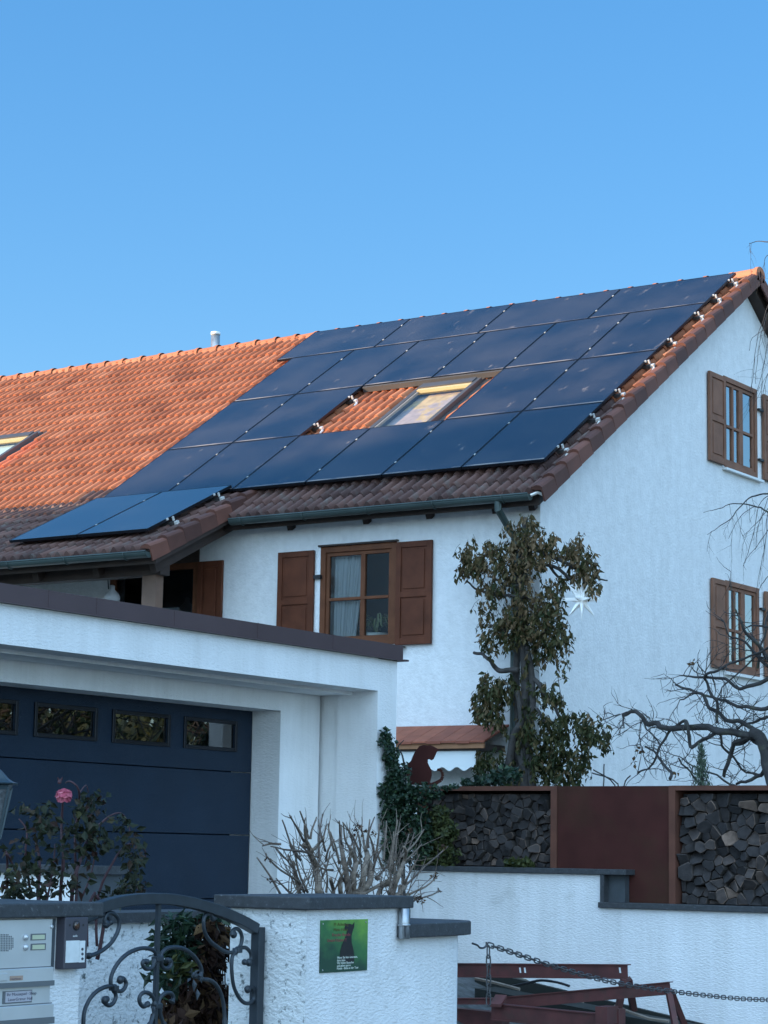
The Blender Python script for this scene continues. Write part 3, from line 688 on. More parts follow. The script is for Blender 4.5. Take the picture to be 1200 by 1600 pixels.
# ------------------------------------------------------------------ garage
GX, GIN, GD, GY = -10.137, -10.716, -11.0, 15.40
gar = thing('garage', 'white flat roofed garage with an anthracite sectional door', 'garage', (-13, 12, .7))
YB = 8.6
m = MB()
m.box((GX, YB, 2.912), (GX-.25, GY, 3.175))                                  # fascia
m.box((GX, 15.12, 0), (GX-.4, GY, 2.9119))                                    # right pier
m.box((GX-.2501, YB, 2.885), (GIN, 15.12, 3.17))                              # soffit
holed_wall(m, 0, GIN, GIN-.284, YB, 15.1195, 0, lambda u: 2.884, [(8.9, 14.57, .0, 2.727)])
m.box((-17.6, GY-.25, 0), (GX-.41, GY-.001, 3.17))
m.box((-17.6, YB, 3.0), (GX-.26, GY-.251, 3.16))
m.box((-17.6, YB, 0), (-17.4, GY-.26, 2.99))
m.build('wall', M['plaster_garage'], gar)
m = MB()
m.box((GX+.045, YB, 3.185), (GX-.30, GY+.02, 3.305)); m.box((GX+.055, YB, 3.178), (GX+.03, GY+.03, 3.19))
m.box((GX-.301, GY-.2, 3.185), (-17.6, GY+.02, 3.305))
for yy in (11.06, 11.55, 12.4, 13.4, 14.4): m.box((GX+.047, yy, 3.19), (GX+.044, yy+.012, 3.307))
m.box((GX+.075, GY+.0, 3.176), (GX-.05, GY+.065, 3.190))
m.build('parapet_cap', M['cap'], gar)
m = MB(); m.box((GX+.012, YB, 3.166), (GX+.001, GY-.3, 3.178)); m.build('cap_flashing', M['white_metal'], gar)
# door in four sections
for i in range(4):
    m = MB(); z0 = .71+i*.505; y0, y1 = 8.95, 14.565
    if i < 3: m.box((GD, y0, z0+.004), (GD-.04, y1, z0+.501))
    else:
        zt_ = 2.73; wins = [(14.57-.30-.60-j*.86, 14.57-.30-j*.86+.0) for j in range(6)]
        wins = [(13.70-j*.86, 14.33-j*.86) for j in range(6) if 13.70-j*.86 > 9.1]
        holed_wall(m, 0, GD, GD-.04, y0, y1, z0+.004, lambda u: zt_, [(a, b, 2.415, 2.605) for a, b in wins])
    d = m.build('door_panel', M['door_blue'], gar, bevel=0 if i == 3 else .004)
    if i == 3:
        d['label'] = 'top door section with small rectangular windows'
        for a, b in wins:
            m = MB(); f = .03
            m.box((GD+.014, a-f, 2.415-f), (GD+.0005, a, 2.605+f)); m.box((GD+.014, b, 2.415-f), (GD+.0005, b+f, 2.605+f)); m.box((GD+.014, a, 2.605), (GD+.0005, b, 2.605+f)); m.box((GD+.014, a, 2.415-f), (GD+.0005, b, 2.415))
            m.build('window_frame', M['black_frame'], d, bevel=.004)
            m = MB(); m.poly([(GD-.01, a, 2.415), (GD-.01, b, 2.415), (GD-.01, b, 2.605), (GD-.01, a, 2.605)]); m.build('pane', M['glass_dark'], d)
m = MB(); m.box((GD-.2, 8.95, .6), (GD-.3, 14.56, 2.9)); m.build('inner_wall', M['interior'], gar)

# ------------------------------------------------------------------ retaining wall, corten fence and firewood
YW = 15.60
rw = thing('retaining_wall', 'white rough plastered retaining wall with stepped dark coping beside the driveway', 'wall', (-8, YW, 0))
m = MB(); m.box((-10.1, YW, -.5), (-8.32, YW+.35, 1.455)); m.box((-8.3199, YW, -.5), (-2.5, YW+.35, 1.20)); m.build('wall', M['plaster_rough'], rw)
m = MB(); m.box((-10.1, YW-.035, 1.457), (-8.09, YW+.37, 1.50)); m.build('coping', M['granite'], rw, bevel=.004)
m = MB(); m.box((-8.335, YW-.035, 1.202), (-2.5, YW+.37, 1.245)); m.build('coping', M['granite'], rw, bevel=.004)
m = MB(); m.box((-8.318, YW-.03, 1.246), (-8.285, YW+.05, 1.456)); m.build('step_edge', M['granite'], rw)
m = MB(); m.box((-8.318, YW+.051, 1.246), (-8.14, YW+.36, 1.456)); m.build('step_block', M['slate'], rw)
YC = YW+.12                                                   # corten stands on the coping
cf = thing('corten_fence', 'rusty corten steel fence with a plain panel between two firewood bays', 'fence', (-8, YC, 1.2))
ZT = 2.15; pz1 = at(866, 1300, 1, YC).x; pz0 = at(1051, 1300, 1, YC).x
m = MB(); m.box((pz1+.03, YC, 1.246), (pz0-.03, YC+.03, ZT)); m.build('panel', M['corten'], cf)
XRR = -5.7; XLL = -10.12
for a, b in ((XLL, pz1), (pz0, XRR)):
    m = MB(); m.box((a, YC-.01, ZT-.035), (b, YC+.40, ZT+.002)); m.build('top_rail', M['corten_frame'], cf)
for a, zb in ((pz1, 1.501), (pz0, 1.246), (XLL+.03, 1.501), (XRR, 1.246)):
    m = MB(); m.box((a-.028, YC-.012, zb), (a+.028, YC+.40, ZT-.036 if a not in (pz1, pz0) else ZT+.001)); m.build('post', M['corten_frame'], cf)
m = MB(); m.box((XLL, YC+.38, 1.2), (XRR, YC+.395, ZT-.02)); m.build('back_panel', M['wood_dark'], cf)
def clip(poly, a, b, c):
    out = []
    for i in range(len(poly)):
        p, q = poly[i], poly[(i+1) % len(poly)]; dp_, dq = a*p[0]+b*p[1]-c, a*q[0]+b*q[1]-c
        if dp_ <= 0: out.append(p)
        if (dp_ < 0) != (dq < 0) and dp_ != dq: t = dp_/(dp_-dq); out.append((p[0]+(q[0]-p[0])*t, p[1]+(q[1]-p[1])*t))
    return out
def logs(x0, x1, z0, z1, lab, group, sz=.140):
    pts = []; tries = 0
    for _ in range(6000):
        p = (random.uniform(x0, x1), random.uniform(z0, z1)); mind = sz*random.uniform(.42, 1.12)
        if all((p[0]-q[0])**2+((p[1]-q[1])*1.25)**2 > mind**2 for q in pts): pts.append(p)
    for i, p in enumerate(pts):
        poly = [(x0, z0), (x1, z0), (x1, z1), (x0, z1)]
        for q in pts:
            if q is p: continue
            dx, dy = q[0]-p[0], q[1]-p[1]; d2 = math.hypot(dx, dy)
            if d2 > .35: continue
            cx, cy = (p[0]+q[0])/2, (p[1]+q[1])/2
            poly = clip(poly, dx/d2, dy/d2, (cx*dx+cy*dy)/d2-.003)
            if len(poly) < 3: break
        if len(poly) < 3: continue
        fr_ = random.uniform(.0, .06); cxm = sum(q[0] for q in poly)/len(poly); czm = sum(q[1] for q in poly)/len(poly)
        # round one side (bark) and roughen the outline
        pp = []
        for a, b in zip(poly, poly[1:]+poly[:1]):
            L_ = math.hypot(b[0]-a[0], b[1]-a[1]); n = max(1, int(L_/.022))
            for t in range(n): pp.append((a[0]+(b[0]-a[0])*t/n, a[1]+(b[1]-a[1])*t/n))
        rmax = max(math.hypot(q[0]-cxm, q[1]-czm) for q in pp); rmin = min(math.hypot(q[0]-cxm, q[1]-czm) for q in pp)
        lim = rmax*random.uniform(.78, .98)
        sh = .97-random.random()*.07
        if random.random() < .7: lim = 9
        sh = random.uniform(.93, 1.10); sx_ = random.uniform(.92, 1.1)
        pp = [((q[0]-cxm)*min(1, lim/max(1e-6, math.hypot(q[0]-cxm, q[1]-czm)))*sh*sx_*random.uniform(.95, 1.03)+cxm,
               (q[1]-czm)*min(1, lim/max(1e-6, math.hypot(q[0]-cxm, q[1]-czm)))*sh/sx_*random.uniform(.95, 1.03)+czm) for q in pp]
        pp = [(min(x1+.02, max(x0-.02, q[0])), min(z1+.01, max(z0-.003, q[1]))) for q in pp]
        yf = YC+.03+fr_; m = MB(); tx, tz = random.gauss(0, .16), random.gauss(.05, .18)
        m.ct = min(1, max(0, random.gauss(.45, .25))); k0 = len(m.v); n = len(pp)
        fp = [Vector((q[0], yf+(q[0]-cxm)*tx*2+(q[1]-czm)*tz*2, q[1])) for q in pp]
        ins = [Vector(((q[0]-cxm)*.90+cxm, v.y-.004, (q[1]-czm)*.90+czm)) for q, v in zip(pp, fp)]
        m.v += ins+fp+[v+Vector((0, .30, 0)) for v in fp]
        m.cm = 0; m.face([k0+j for j in range(n)])
        tn = m.ct; m.ct = min(1, tn+.30)
        for j in range(n): m.face([k0+j, k0+(j+1) % n, k0+n+(j+1) % n, k0+n+j])
        m.ct = tn; m.cm = 1
        for j in range(n): m.face([k0+n+j, k0+n+(j+1) % n, k0+2*n+(j+1) % n, k0+2*n+j])
        tag(m.build('firewood_log', [M['log_end'], M['log_side']]), lab, 'firewood', group)
logs(XLL+.07, pz1-.04, 1.505, ZT-.06, 'split firewood log stacked in the bay left of the plain corten panel', 'firewood in the left corten bay', .120)
logs(pz0+.04, -5.75, 1.25, ZT-.06, 'split firewood log stacked in the bay right of the plain corten panel', 'firewood in the right corten bay')

# corten cat silhouette
cat_px = [(637,1226),(636,1215),(634,1203),(636,1194),(642,1189),(645,1181),(648,1175),(652,1170),(655,1166),(661,1164),(668,1164.5),(673,1164),(677,1166.5),(683,1169.5),(688,1172.5),(682.5,1174),(681,1177),(679,1182),(677,1186),(674,1188),(670,1186),(668,1187),(668,1192),(671,1198),(674,1205),(674,1212),(672,1220),(671,1227)]
yk = YC+.08
ct = thing('cat_silhouette', 'rusty steel silhouette of a sitting cat looking down above the ivy', 'garden ornament', (at(655, 1226, 1, yk).x, yk, ZT))
m = MB(); m.prism([at(x, y, 1, yk) for x, y in cat_px], (0, .006, 0)); m.build('body', M['corten'], ct)
tl = [(668,1228),(680,1224),(689,1219),(691.5,1213),(690.5,1206),(687,1202.5),(683,1203)]
m = MB()
pts = [at(x, y, 1, yk+.01) for x, y in tl]; wds = [.016, .015, .014, .013, .012, .012, .009]
for i in range(len(pts)-1):
    d = (pts[i+1]-pts[i]); nrm = Vector((-d.z, 0, d.x)).normalized()
    m.prism([pts[i]-nrm*wds[i], pts[i]+nrm*wds[i], pts[i+1]+nrm*wds[i+1], pts[i+1]-nrm*wds[i+1]], (0, .005, 0))
m.build('tail', M['corten'], ct)
# ------------------------------------------------------------------ front wall with sign, low curved wall
XS, YA = -5.5, 7.70
fwl = thing('front_garden_wall', 'rough white garden wall with dark coping carrying the green cat sign', 'wall', (-5.7, 8.2, 0))
m = MB(); m.box((XS, YA, -.1), (XS-.40, 8.44, 1.355)); m.build('wall', M['plaster_rough'], fwl)
m = MB(); m.box((XS-.001, YA-.006, -.1), (XS-.40, YA-.0005, 1.354)); m.build('stained_render', M['plaster_stained'], fwl)
m = MB(); m.box((XS+.035, YA-.04, 1.357), (XS-.47, 8.47, 1.41)); m.build('coping', M['granite'], fwl, bevel=.005)
lw = [(XS, 8.4401), (XS, 8.82), (XS-.015, 8.92), (XS-.06, 9.0), (XS-.14, 9.05), (XS-.42, 9.05), (XS-.42, 8.4401)]
m = MB(); m.prism([(x, y, -.1) for x, y in lw], (0, 0, 1.325)); m.build('low_wall', M['plaster_rough'], fwl)
lc = [(XS+.05, 8.38), (XS+.05, 8.75), (XS+.035, 8.90), (XS-.0, 9.02), (XS-.06, 9.11), (XS-.15, 9.16), (XS-.52, 9.16), (XS-.52, 8.4395), (XS+.003, 8.4395), (XS+.003, 8.38)]
m = MB(); m.prism([(x, y, 1.227) for x, y in lc], (0, 0, .062)); m.build('low_coping', M['granite'], fwl, bevel=.005)
m = MB(); m.cs = True; m.tube([(XS+.028, 8.40, 1.355), (XS+.028, 8.40, 1.29), (XS+.03, 8.40, 1.222)], [.024, .024, .026], 12)
m.tube([(XS+.028, 8.40, 1.288), (XS+.028, 8.40, 1.278)], .029, 12)
tag(m.build('pipe_stub', M['zinc']), 'short zinc pipe between the high and the low coping', 'pipe')

# sign -------------------------------------------------------------
xs_ = XS+.006
P = lambda x, y: at(x, y, 0, xs_)
tl_, tr_, brr, bl_ = P(500, 1438.5), P(575, 1436), P(574.5, 1516), P(500, 1520.5)
sg = thing('cat_sign', 'green notice sign with a black cat on the white garden wall', 'sign', bl_)
msg = mat('sign_green', (.07, .22, .05), .35, coat=.3)
_t = msg.node_tree; _N = _t.nodes; _L = _t.links; _tc = _N.new('ShaderNodeTexCoord'); _sp = _N.new('ShaderNodeSeparateXYZ'); _L.new(_tc.outputs['Generated'], _sp.inputs[0])
_nz = _N.new('ShaderNodeTexNoise'); _nz.inputs['Scale'].default_value = 5; _nz.inputs['Detail'].default_value = 7; _L.new(_tc.outputs['Generated'], _nz.inputs['Vector'])
_a = _N.new('ShaderNodeMath'); _a.operation = 'MULTIPLY_ADD'; _a.inputs[1].default_value = .5; _L.new(_sp.outputs['Y'], _a.inputs[0]); _L.new(_sp.outputs['Z'], _a.inputs[2])
_b = _N.new('ShaderNodeMath'); _b.operation = 'MULTIPLY_ADD'; _b.inputs[1].default_value = .9; _L.new(_nz.outputs['Fac'], _b.inputs[0]); _L.new(_a.outputs[0], _b.inputs[2])
_r = _N.new('ShaderNodeValToRGB'); _e = _r.color_ramp.elements; _e[0].position = .45; _e[0].color = (.010, .055, .035, 1); _e[1].position = 1.0; _e[1].color = (.16, .36, .06, 1)
_q = _e.new(.7); _q.color = (.035, .16, .055, 1)
_m = _N.new('ShaderNodeMath'); _m.operation = 'MULTIPLY'; _m.inputs[1].default_value = .53; _L.new(_b.outputs[0], _m.inputs[0]); _L.new(_m.outputs[0], _r.inputs[0]); _L.new(_r.outputs[0], _N['Principled BSDF'].inputs['Base Color'])
m = MB(); y0, y1, z0, z1 = bl_.y, tr_.y, bl_.z, tr_.z
m.box((XS+.002, y0, z0), (xs_, y1, z1)); m.build('plate', msg, sg)
W_, H_ = y1-y0, z1-z0
def SP(u, v, d=0): return (xs_+.0006+d, y0+u*W_, z0+v*H_)
kat = [(.40,.20),(.41,.40),(.44,.52),(.49,.62),(.53,.72),(.54,.79),(.50,.80),(.485,.84),(.50,.86),(.49,.94),(.53,.915),(.60,.92),(.66,.90),(.70,.95),(.70,.86),(.67,.78),(.645,.68),(.65,.56),(.69,.42),(.715,.28),(.71,.14),(.60,.14),(.5,.20)]
m = MB(); m.poly([SP(u, v, .0006) for u, v in kat]); m.build('cat_picture', M['black'], sg)
def text(body, size, loc, mt, parent, name='lettering', align='LEFT', sx=1.0):
    c = bpy.data.curves.new(name, 'FONT'); c.body = body; c.size = size; c.align_x = align; c.extrude = .0002
    tmp = bpy.data.objects.new('tmp', c); sc.collection.objects.link(tmp); bpy.context.view_layer.update()
    me = bpy.data.meshes.new_from_object(tmp.evaluated_get(bpy.context.evaluated_depsgraph_get())); me.name = name; me.materials.clear(); me.materials.append(mt)
    bpy.data.objects.remove(tmp); bpy.data.curves.remove(c)
    o = bpy.data.objects.new(name, me); sc.collection.objects.link(o)
    o.parent = parent; o.location = Vector(loc)-wloc(parent); o.rotation_euler = (R(90), 0, R(90)); o.scale = (sx, 1, 1)
    return o
mred = mat('sign_red', (.28, .06, .07), .5); mdk = mat('sign_dark_text', (.10, .09, .02), .5); mwh = mat('sign_white_text', (.72, .78, .70), .5)
for i, (tx, mm) in enumerate((('!!! Achtung', mdk), ('Mein Haus', mdk), ('Freche Bande', mred), ('Unsere Katzen !!!', mred))):
    text(tx, .0185, SP(.26-.03*(i == 2)-.13*(i == 3), .885-.10*i, .0010), mm, sg, sx=1.35 if i < 3 else 1.1)
for i, tx in enumerate(('Wenn Sie hier eintreten,', 'dann leise.', 'Wir lieben Besucher', 'und geben gerne', 'Pfoten - Bitte an der Tuer')):
    text(tx, .0135, SP(.34, .255-.052*i, .0014), mwh, sg, sx=1.15)
for u, v in ((.05, .05), (.95, .94), (.04, .93)):
    m = MB(); m.lathe(SP(u, v), [(0, .004), (.002, .003)], 10, ax=0); m.build('screw', M['zinc'], sg)

# letterbox pillar ----------------------------------------------------
pl_ = thing('letterbox_pillar', 'white plastered gate pillar with dark stone slab carrying the letterboxes', 'pillar', (-5.7, 5.9, 0))
m = MB(); m.box((XS, 5.3, -.1), (XS-.38, 6.275, 1.348)); m.build('pillar', M['plaster_rough'], pl_)
m = MB(); m.box((XS+.045, 5.3, 1.350), (XS-.45, 6.345, 1.402)); m.build('coping', M['granite'], pl_, bevel=.006)
lb = thing('letterbox_unit', 'brushed steel letterbox front with speaker, bell buttons and name plates', 'letterbox', (XS, 5.8, .7))
xf = XS+.025; Y = lambda x, y: at(x, y, 0, xf)
m = MB(); m.box((XS+.001, 5.35, .6), (xf, Y(82, 1450).y, 1.345)); m.build('front_plate', M['steel'], lb, bevel=.002)
m = MB(); m.box((XS+.001, Y(82, 1450).y+.0005, Y(82, 1518).z), (XS+.018, Y(89, 1450).y, 1.345)); m.build('side_gap', M['slate'], lb)
def plate(x0, y0_, x1, y1_, d, mt, name, parent, bev=0):
    a, b = Y(x0, y0_), Y(x1, y1_); m = MB(); m.box((xf+.0004, a.y, min(a.z, b.z)), (xf+d, b.y, max(a.z, b.z))); return m.build(name, mt, parent, bevel=bev)
gr_ = MB()
for i in range(9):
    for j in range(12):
        u, v = (i-1)*5.2*.8, (j-5.5)*5.0*.55
        cx, cy = 2+u*.62, 1473+v
        if (cx-2)**2/21**2+(cy-1473)**2/15**2 < 1:
            p = Y(cx, cy); gr_.lathe((xf+.0002, p.y, p.z), [(0, .0028), (.0006, .0028)], 7, ax=0)
gr_.build('speaker_grille', M['steel_dark'], lb)
for y_ in (1464.5, 1480):
    p = Y(39.5, y_); m = MB(); m.cs = True; m.lathe((xf+.0003, p.y, p.z), [(0, .0115), (.004, .0115), (.006, .009), (.010, .007), (.012, .003)], 18, ax=0); m.build('bell_button', M['steel'], lb)
    pl2 = plate(48, y_-5.5, 71, y_+4, .0018, M['steel_dark'], 'name_plate', lb); m = plate(50, y_-3.5, 69, y_+2.8, .0026, M['paper'], 'name_paper', pl2)
m = MB(); p = Y(80.5, 1448); m.lathe((xf+.0003, p.y, p.z), [(0, .007), (.003, .007), (.005, .004)], 12, ax=0); m.build('screw', M['steel'], lb)
for (ya, yb) in ((1516, 1537), (1575, 1596)):
    f = plate(-25, ya, 80, yb, .010, M['steel'], 'flap', lb, .002)
    m = MB(); a, b = Y(-25, yb), Y(80.5, yb+2.6); m.box((xf+.0005, a.y, b.z), (xf+.014, b.y, a.z-.0006)); m.build('flap_lip', M['steel_dark'], f)
    m = MB(); a, b = Y(-25, ya-1.6), Y(80.5, ya-.6); m.box((xf+.0002, a.y, b.z), (xf+.0012, b.y, a.z)); m.build('groove', M['steel_dark'], f)
f = Y(11, 1526); xf2 = xf+.0106
m = MB(); a, b = Y(12, 1525), Y(32, 1531); m.box((xf2, a.y, b.z), (xf2+.0008, b.y, a.z)); nm_ = m.build('name_strip', M['label_brown'], lb)
text('HubNews', .010, (xf2+.0011, a.y+.003, b.z+.002), M['ink'], nm_, sx=1.3)
m = MB(); a, b = Y(-6, 1521), Y(7, 1532); m.box((xf2, a.y, b.z), (xf2+.004, b.y, a.z)); m.build('latch', M['steel'], lb, bevel=.001)
m = MB(); a, b = Y(4, 1549), Y(49, 1566); m.box((xf+.0004, a.y, b.z), (xf+.002, b.y, a.z)); hh = m.build('sign_holder', M['steel_dark'], lb)
m = MB(); a, b = Y(8, 1550), Y(48, 1564); m.box((xf+.0021, a.y, b.z), (xf+.003, b.y, a.z)); nm_ = m.build('name_card', mat('name_card', (.42, .40, .44), .6), lb)
text('Ihr Mousepad · Shop', .0145, (xf+.0034, a.y+.006, (a.z+b.z)/2+.004), M['ink'], nm_, sx=1.25)
text('LaserGravur Hall', .0145, (xf+.0034, a.y+.012, b.z+.005), M['ink'], nm_, sx=1.25)
# intercom
ic = thing('intercom', 'anthracite video intercom with round camera on the letterbox pillar', 'intercom', (XS, 6.2, 1.16))
xi = XS+.045
Q = lambda x, y: at(x, y, 0, xi)
yA, yB_ = Q(101, 1480).y, Q(136.5, 1480).y; zt0, zb0 = Q(120, 1433).z, Q(120, 1514).z
m = MB(); m.box((XS+.0005, yA, zb0), (xi, yB_, zt0)); m.build('housing', M['intercom'], ic, bevel=.004)
p = Q(119, 1446); m = MB(); m.cs = True; m.lathe((xi+.0005, p.y, p.z), [(0, .0175), (.003, .0175), (.004, .015)], 24, ax=0); cl = m.build('camera_ring', M['black'], ic)
m = MB(); m.lathe((xi+.0046, p.y, p.z), [(0, .0135), (.002, .011), (.003, .006)], 20, ax=0); m.build('camera_lens', M['lens'], cl)
for xx in (109, 130):
    p = Q(xx, 1445.5); m = MB(); m.lathe((xi+.0004, p.y, p.z), [(0, .0042), (.0006, .0042)], 10, ax=0); m.build('sensor', M['black'], ic)
def ip(x0, y0_, x1, y1_, d, mt, name):
    a, b = Q(x0, y0_), Q(x1, y1_); m = MB(); m.box((xi+.0004, a.y, min(a.z, b.z)), (xi+d, b.y, max(a.z, b.z))); return m.build(name, mt, ic)
ip(103, 1470, 122.5, 1503.5, .002, M['paper_white'], 'name_field'); ip(124, 1470, 131.5, 1503.5, .002, M['paper_white'], 'button_strip')
for y_ in (1483, 1490.5, 1498):
    p = Q(127.8, y_); m = MB(); m.lathe((xi+.0022, p.y, p.z), [(0, .0052), (.003, .0045)], 12, ax=0); m.build('button', M['intercom'], ic)
p = Q(113.5, 1464); text('siedle', .011, (xi+.0006, p.y, p.z), M['paper_white'], ic)

# ------------------------------------------------------------------ wrought-iron gate
XGT = -5.72
gate = thing('garden_gate', 'arched wrought-iron garden gate with scrollwork', 'gate', (XGT, 7.1, 0))
G = lambda x, y, d=0: at(x, y, 0, XGT+d)
def smooth(pts, n=6):
    out = []
    P_ = [pts[0]]+list(pts)+[pts[-1]]
    for i in range(1, len(P_)-2):
        for k_ in range(n):
            t = k_/n; a, b, c, d = (Vector(P_[i+j]) for j in (-1, 0, 1, 2))
            out.append(.5*((2*b)+(c-a)*t+(2*a-5*b+4*c-d)*t*t+(3*b-a-3*c+d)*t**3))
    out.append(Vector(pts[-1])); return out
arch = [(128,1432),(143,1423),(165,1414),(190,1408),(215,1405),(240,1404),(265,1405),(290,1409),(315,1415),(345,1425),(375,1438),(398,1451)]
ap = smooth([G(x, y) for x, y in arch], 4)
m = MB(); hw, hd_ = .022, .022; k0 = len(m.v)
for i, p in enumerate(ap):
    d = (ap[min(i+1, len(ap)-1)]-ap[max(i-1, 0)]).normalized(); nn = Vector((0, -d.z, d.y))
    m.v += [p+nn*hw+Vector((hd_, 0, 0)), p+nn*hw-Vector((hd_, 0, 0)), p-nn*hw-Vector((hd_, 0, 0)), p-nn*hw+Vector((hd_, 0, 0))]
for i in range(len(ap)-1):
    for j in range(4): m.face([k0+4*i+j, k0+4*i+(j+1) % 4, k0+4*i+4+(j+1) % 4, k0+4*i+4+j])
m.build('arch', M['wrought'], gate, bevel=.003)
pe = G(404, 1453)
m = MB(); m.box((XGT+.022, pe.y-.024, .1), (XGT-.022, pe.y+.020, pe.z+.012)); m.build('post', M['wrought'], gate, bevel=.003)
m = MB(); a = G(128, 1440); m.box((XGT+.02, a.y-.10, .1), (XGT-.02, a.y-.06, a.z)); m.build('post', M['wrought'], gate)
m = MB(); a, b = G(248, 1408), G(243, 1660); m.box((XGT+.008, a.y-.010, b.z-.4), (XGT-.008, a.y+.008, a.z)); m.build('bar', M['wrought'], gate)
m = MB(); m.box((XGT+.015, a.y-.52, .15), (XGT-.015, pe.y, .19)); m.build('bottom_rail', M['wrought'], gate)
scr = [
 [(164,1447),(166,1443),(172,1441),(170,1434),(167,1430),(164,1434),(164,1441),(169,1445),(173,1440)],
 [(165,1443),(164,1434),(168,1427),(176,1427),(184,1434),(186,1446),(182,1460),(173,1474),(160,1485),(148,1491),(137,1494)],
 [(247,1497),(241,1486),(231,1482),(219,1482),(203,1488),(189,1499),(178,1515),(173,1530),(174,1541),(178,1545)],
 [(178,1544),(187,1549),(194,1545),(197,1537),(194,1530),(189,1528),(188,1532)],
 [(180,1543),(172,1541),(162,1543),(150,1550),(139,1563),(132,1580),(130,1600),(130,1625)],
 [(178,1545),(181,1557),(177,1567),(170,1571),(164,1567),(163,1562),(168,1561)],
 [(251,1497),(253,1489),(261,1482),(275,1480),(290,1484),(303,1494),(312,1507),(315,1518),(312,1527)],
 [(312,1527),(318,1530),(326,1531),(336,1537),(345,1552),(350,1575),(352,1610)],
 [(243,1499),(238,1511),(229,1514),(223,1508),(224,1502),(230,1503)],
 [(250,1499),(254,1511),(262,1513),(267,1507),(266,1500),(261,1501)],
 [(242,1571),(240,1560),(233,1552),(224,1551),(218,1558),(219,1568),(225,1573),(232,1568)],
 [(247,1571),(250,1560),(258,1552),(267,1552),(271,1559),(268,1566)],
 [(242,1573),(239,1590),(232,1605)], [(248,1573),(252,1590),(258,1605)],
 [(334,1437),(328,1428),(321,1430),(318,1440),(320,1456),(328,1470),(340,1480),(352,1487),(363,1488),(369,1485)],
 [(369,1485),(376,1477),(378,1465),(375,1455),(369,1451),(363,1455),(363,1461)],
 [(370,1484),(377,1481),(384,1481),(391,1488),(392,1498),(387,1504),(381,1503)],
 [(369,1486),(363,1495),(362,1515),(365,1540),(373,1558),(382,1567),(391,1567),(397,1560),(396,1547),(390,1543),(385,1546)],
 [(134,1440),(148,1434),(160,1428)],
]
for c_ in scr:
    m = MB(); m.cs = True; pts = smooth([G(x, y) for x, y in c_], 5); n = len(pts)
    m.tube(pts, [.0085+(.004 if (i < 3 or i > n-4) else 0) for i in range(n)], 8); m.build('scroll', M['wrought'], gate)
for x, y in ((389,1504),(164,1563),(188,1531),(365,1460),(387,1546),(166,1444)):
    m = MB(); m.cs = True; m.blob(G(x, y), .017, 10, 7, (.8, 1, 1)); m.build('scroll_knob', M['wrought'], gate)
for x, y, wd in ((246.5,1498,.022),(245,1572,.02),(371,1485,.016),(178,1544,.014)):
    p = G(x, y); m = MB(); m.box(p-Vector((.016, wd, .010)), p+Vector((.016, wd, .010))); m.build('collar', M['wrought'], gate, bevel=.003)
m = MB()
for x, y, dx, dy, s in ((300,1520,-8,-4,.035),(300,1520,-3,-9,.035),(303,1522,8,-7,.03),(302,1530,2,12,.05),(308,1545,1,10,.045),(298,1528,-6,6,.03),(312,1526,4,9,.03)):
    a = G(x, y, .012); b = G(x+dx, y+dy, .02); m.leaf(a, b-a, Vector((.3, 1, .2)), s, s*.5)
m.blob(G(304, 1524), .014, 8, 5); m.build('ornament', M['wrought'], gate)

# walls behind the gate
iw = thing('yard_wall', 'low grey-white yard wall with dark coping seen through the gate', 'wall', (-7.4, 9, 0))
XI = -7.3
zi = at(250, 1425, 0, XI+.03).z; ya_, yb_ = at(60, 1425, 0, XI).y, at(372, 1425, 0, XI).y
m = MB(); m.box((XI, ya_, -.1), (XI-.25, yb_+.3, zi-.052)); m.build('wall', M['plaster_stained'], iw)
m = MB(); m.box((XI+.035, ya_, zi-.05), (XI-.28, yb_+.3, zi)); m.build('coping', M['granite'], iw)
cw = thing('driveway_pillar', 'short stone-capped wall end behind the rose bush', 'wall', (-8.2, 9.5, 0))
cc = at(120, 1366, 0, -8.2); ce = at(195, 1360, 0, -8.2)
m = MB(); m.box((-8.2, cc.y, -.1), (-8.205, ce.y-.02, cc.z-.002)); m.build('stone_facing', M['slate'], cw)
m = MB(); m.box((-8.206, cc.y+.002, -.1), (-9.6, ce.y-.03, cc.z-.002)); m.build('wall', M['plaster_garage'], cw)
m = MB(); m.box((-8.17, cc.y-.03, cc.z), (-9.6, ce.y, cc.z+.045)); m.build('coping', M['granite'], cw)

# lantern at the left edge
LX, LY = -5.72, 6.13; lc_ = at(-7, 1224, 1, LY); LX = lc_.x; zr_ = lc_.z
lan = thing('garden_lantern', 'old fashioned four sided lantern cut by the left edge', 'lantern', (LX, LY, 1.4))
def sqprof(mb, prof, n=6, rot=R(0)):
    k0 = len(mb.v)
    for z, r in prof:
        for j in range(n): a = rot+2*math.pi*j/n; mb.v.append(Vector((LX+math.cos(a)*r, LY+math.sin(a)*r, z)))
    for i in range(len(prof)-1):
        for j in range(n): mb.face([k0+i*n+j, k0+i*n+(j+1) % n, k0+(i+1)*n+(j+1) % n, k0+(i+1)*n+j])
    mb.face([k0+j for j in range(n)][::-1]); mb.face([k0+(len(prof)-1)*n+j for j in range(n)])
m = MB(); sqprof(m, [(zr_-.004, .084), (zr_+.002, .088), (zr_+.009, .066), (zr_+.018, .052), (zr_+.032, .038), (zr_+.048, .022), (zr_+.056, .010), (zr_+.075, .006)]); m.build('roof', M['lantern_metal'], lan)
m = MB(); sqprof(m, [(zr_-.20, .024), (zr_-.022, .060)]); m.build('glass', M['lantern_glass'], lan)
m = MB()
for j in range(6):
    a = 2*math.pi*j/6; c0, s0_ = math.cos(a), math.sin(a)
    m.tube([(LX+c0*.027, LY+s0_*.027, zr_-.205), (LX+c0*.064, LY+s0_*.064, zr_-.016)], .005, 4)
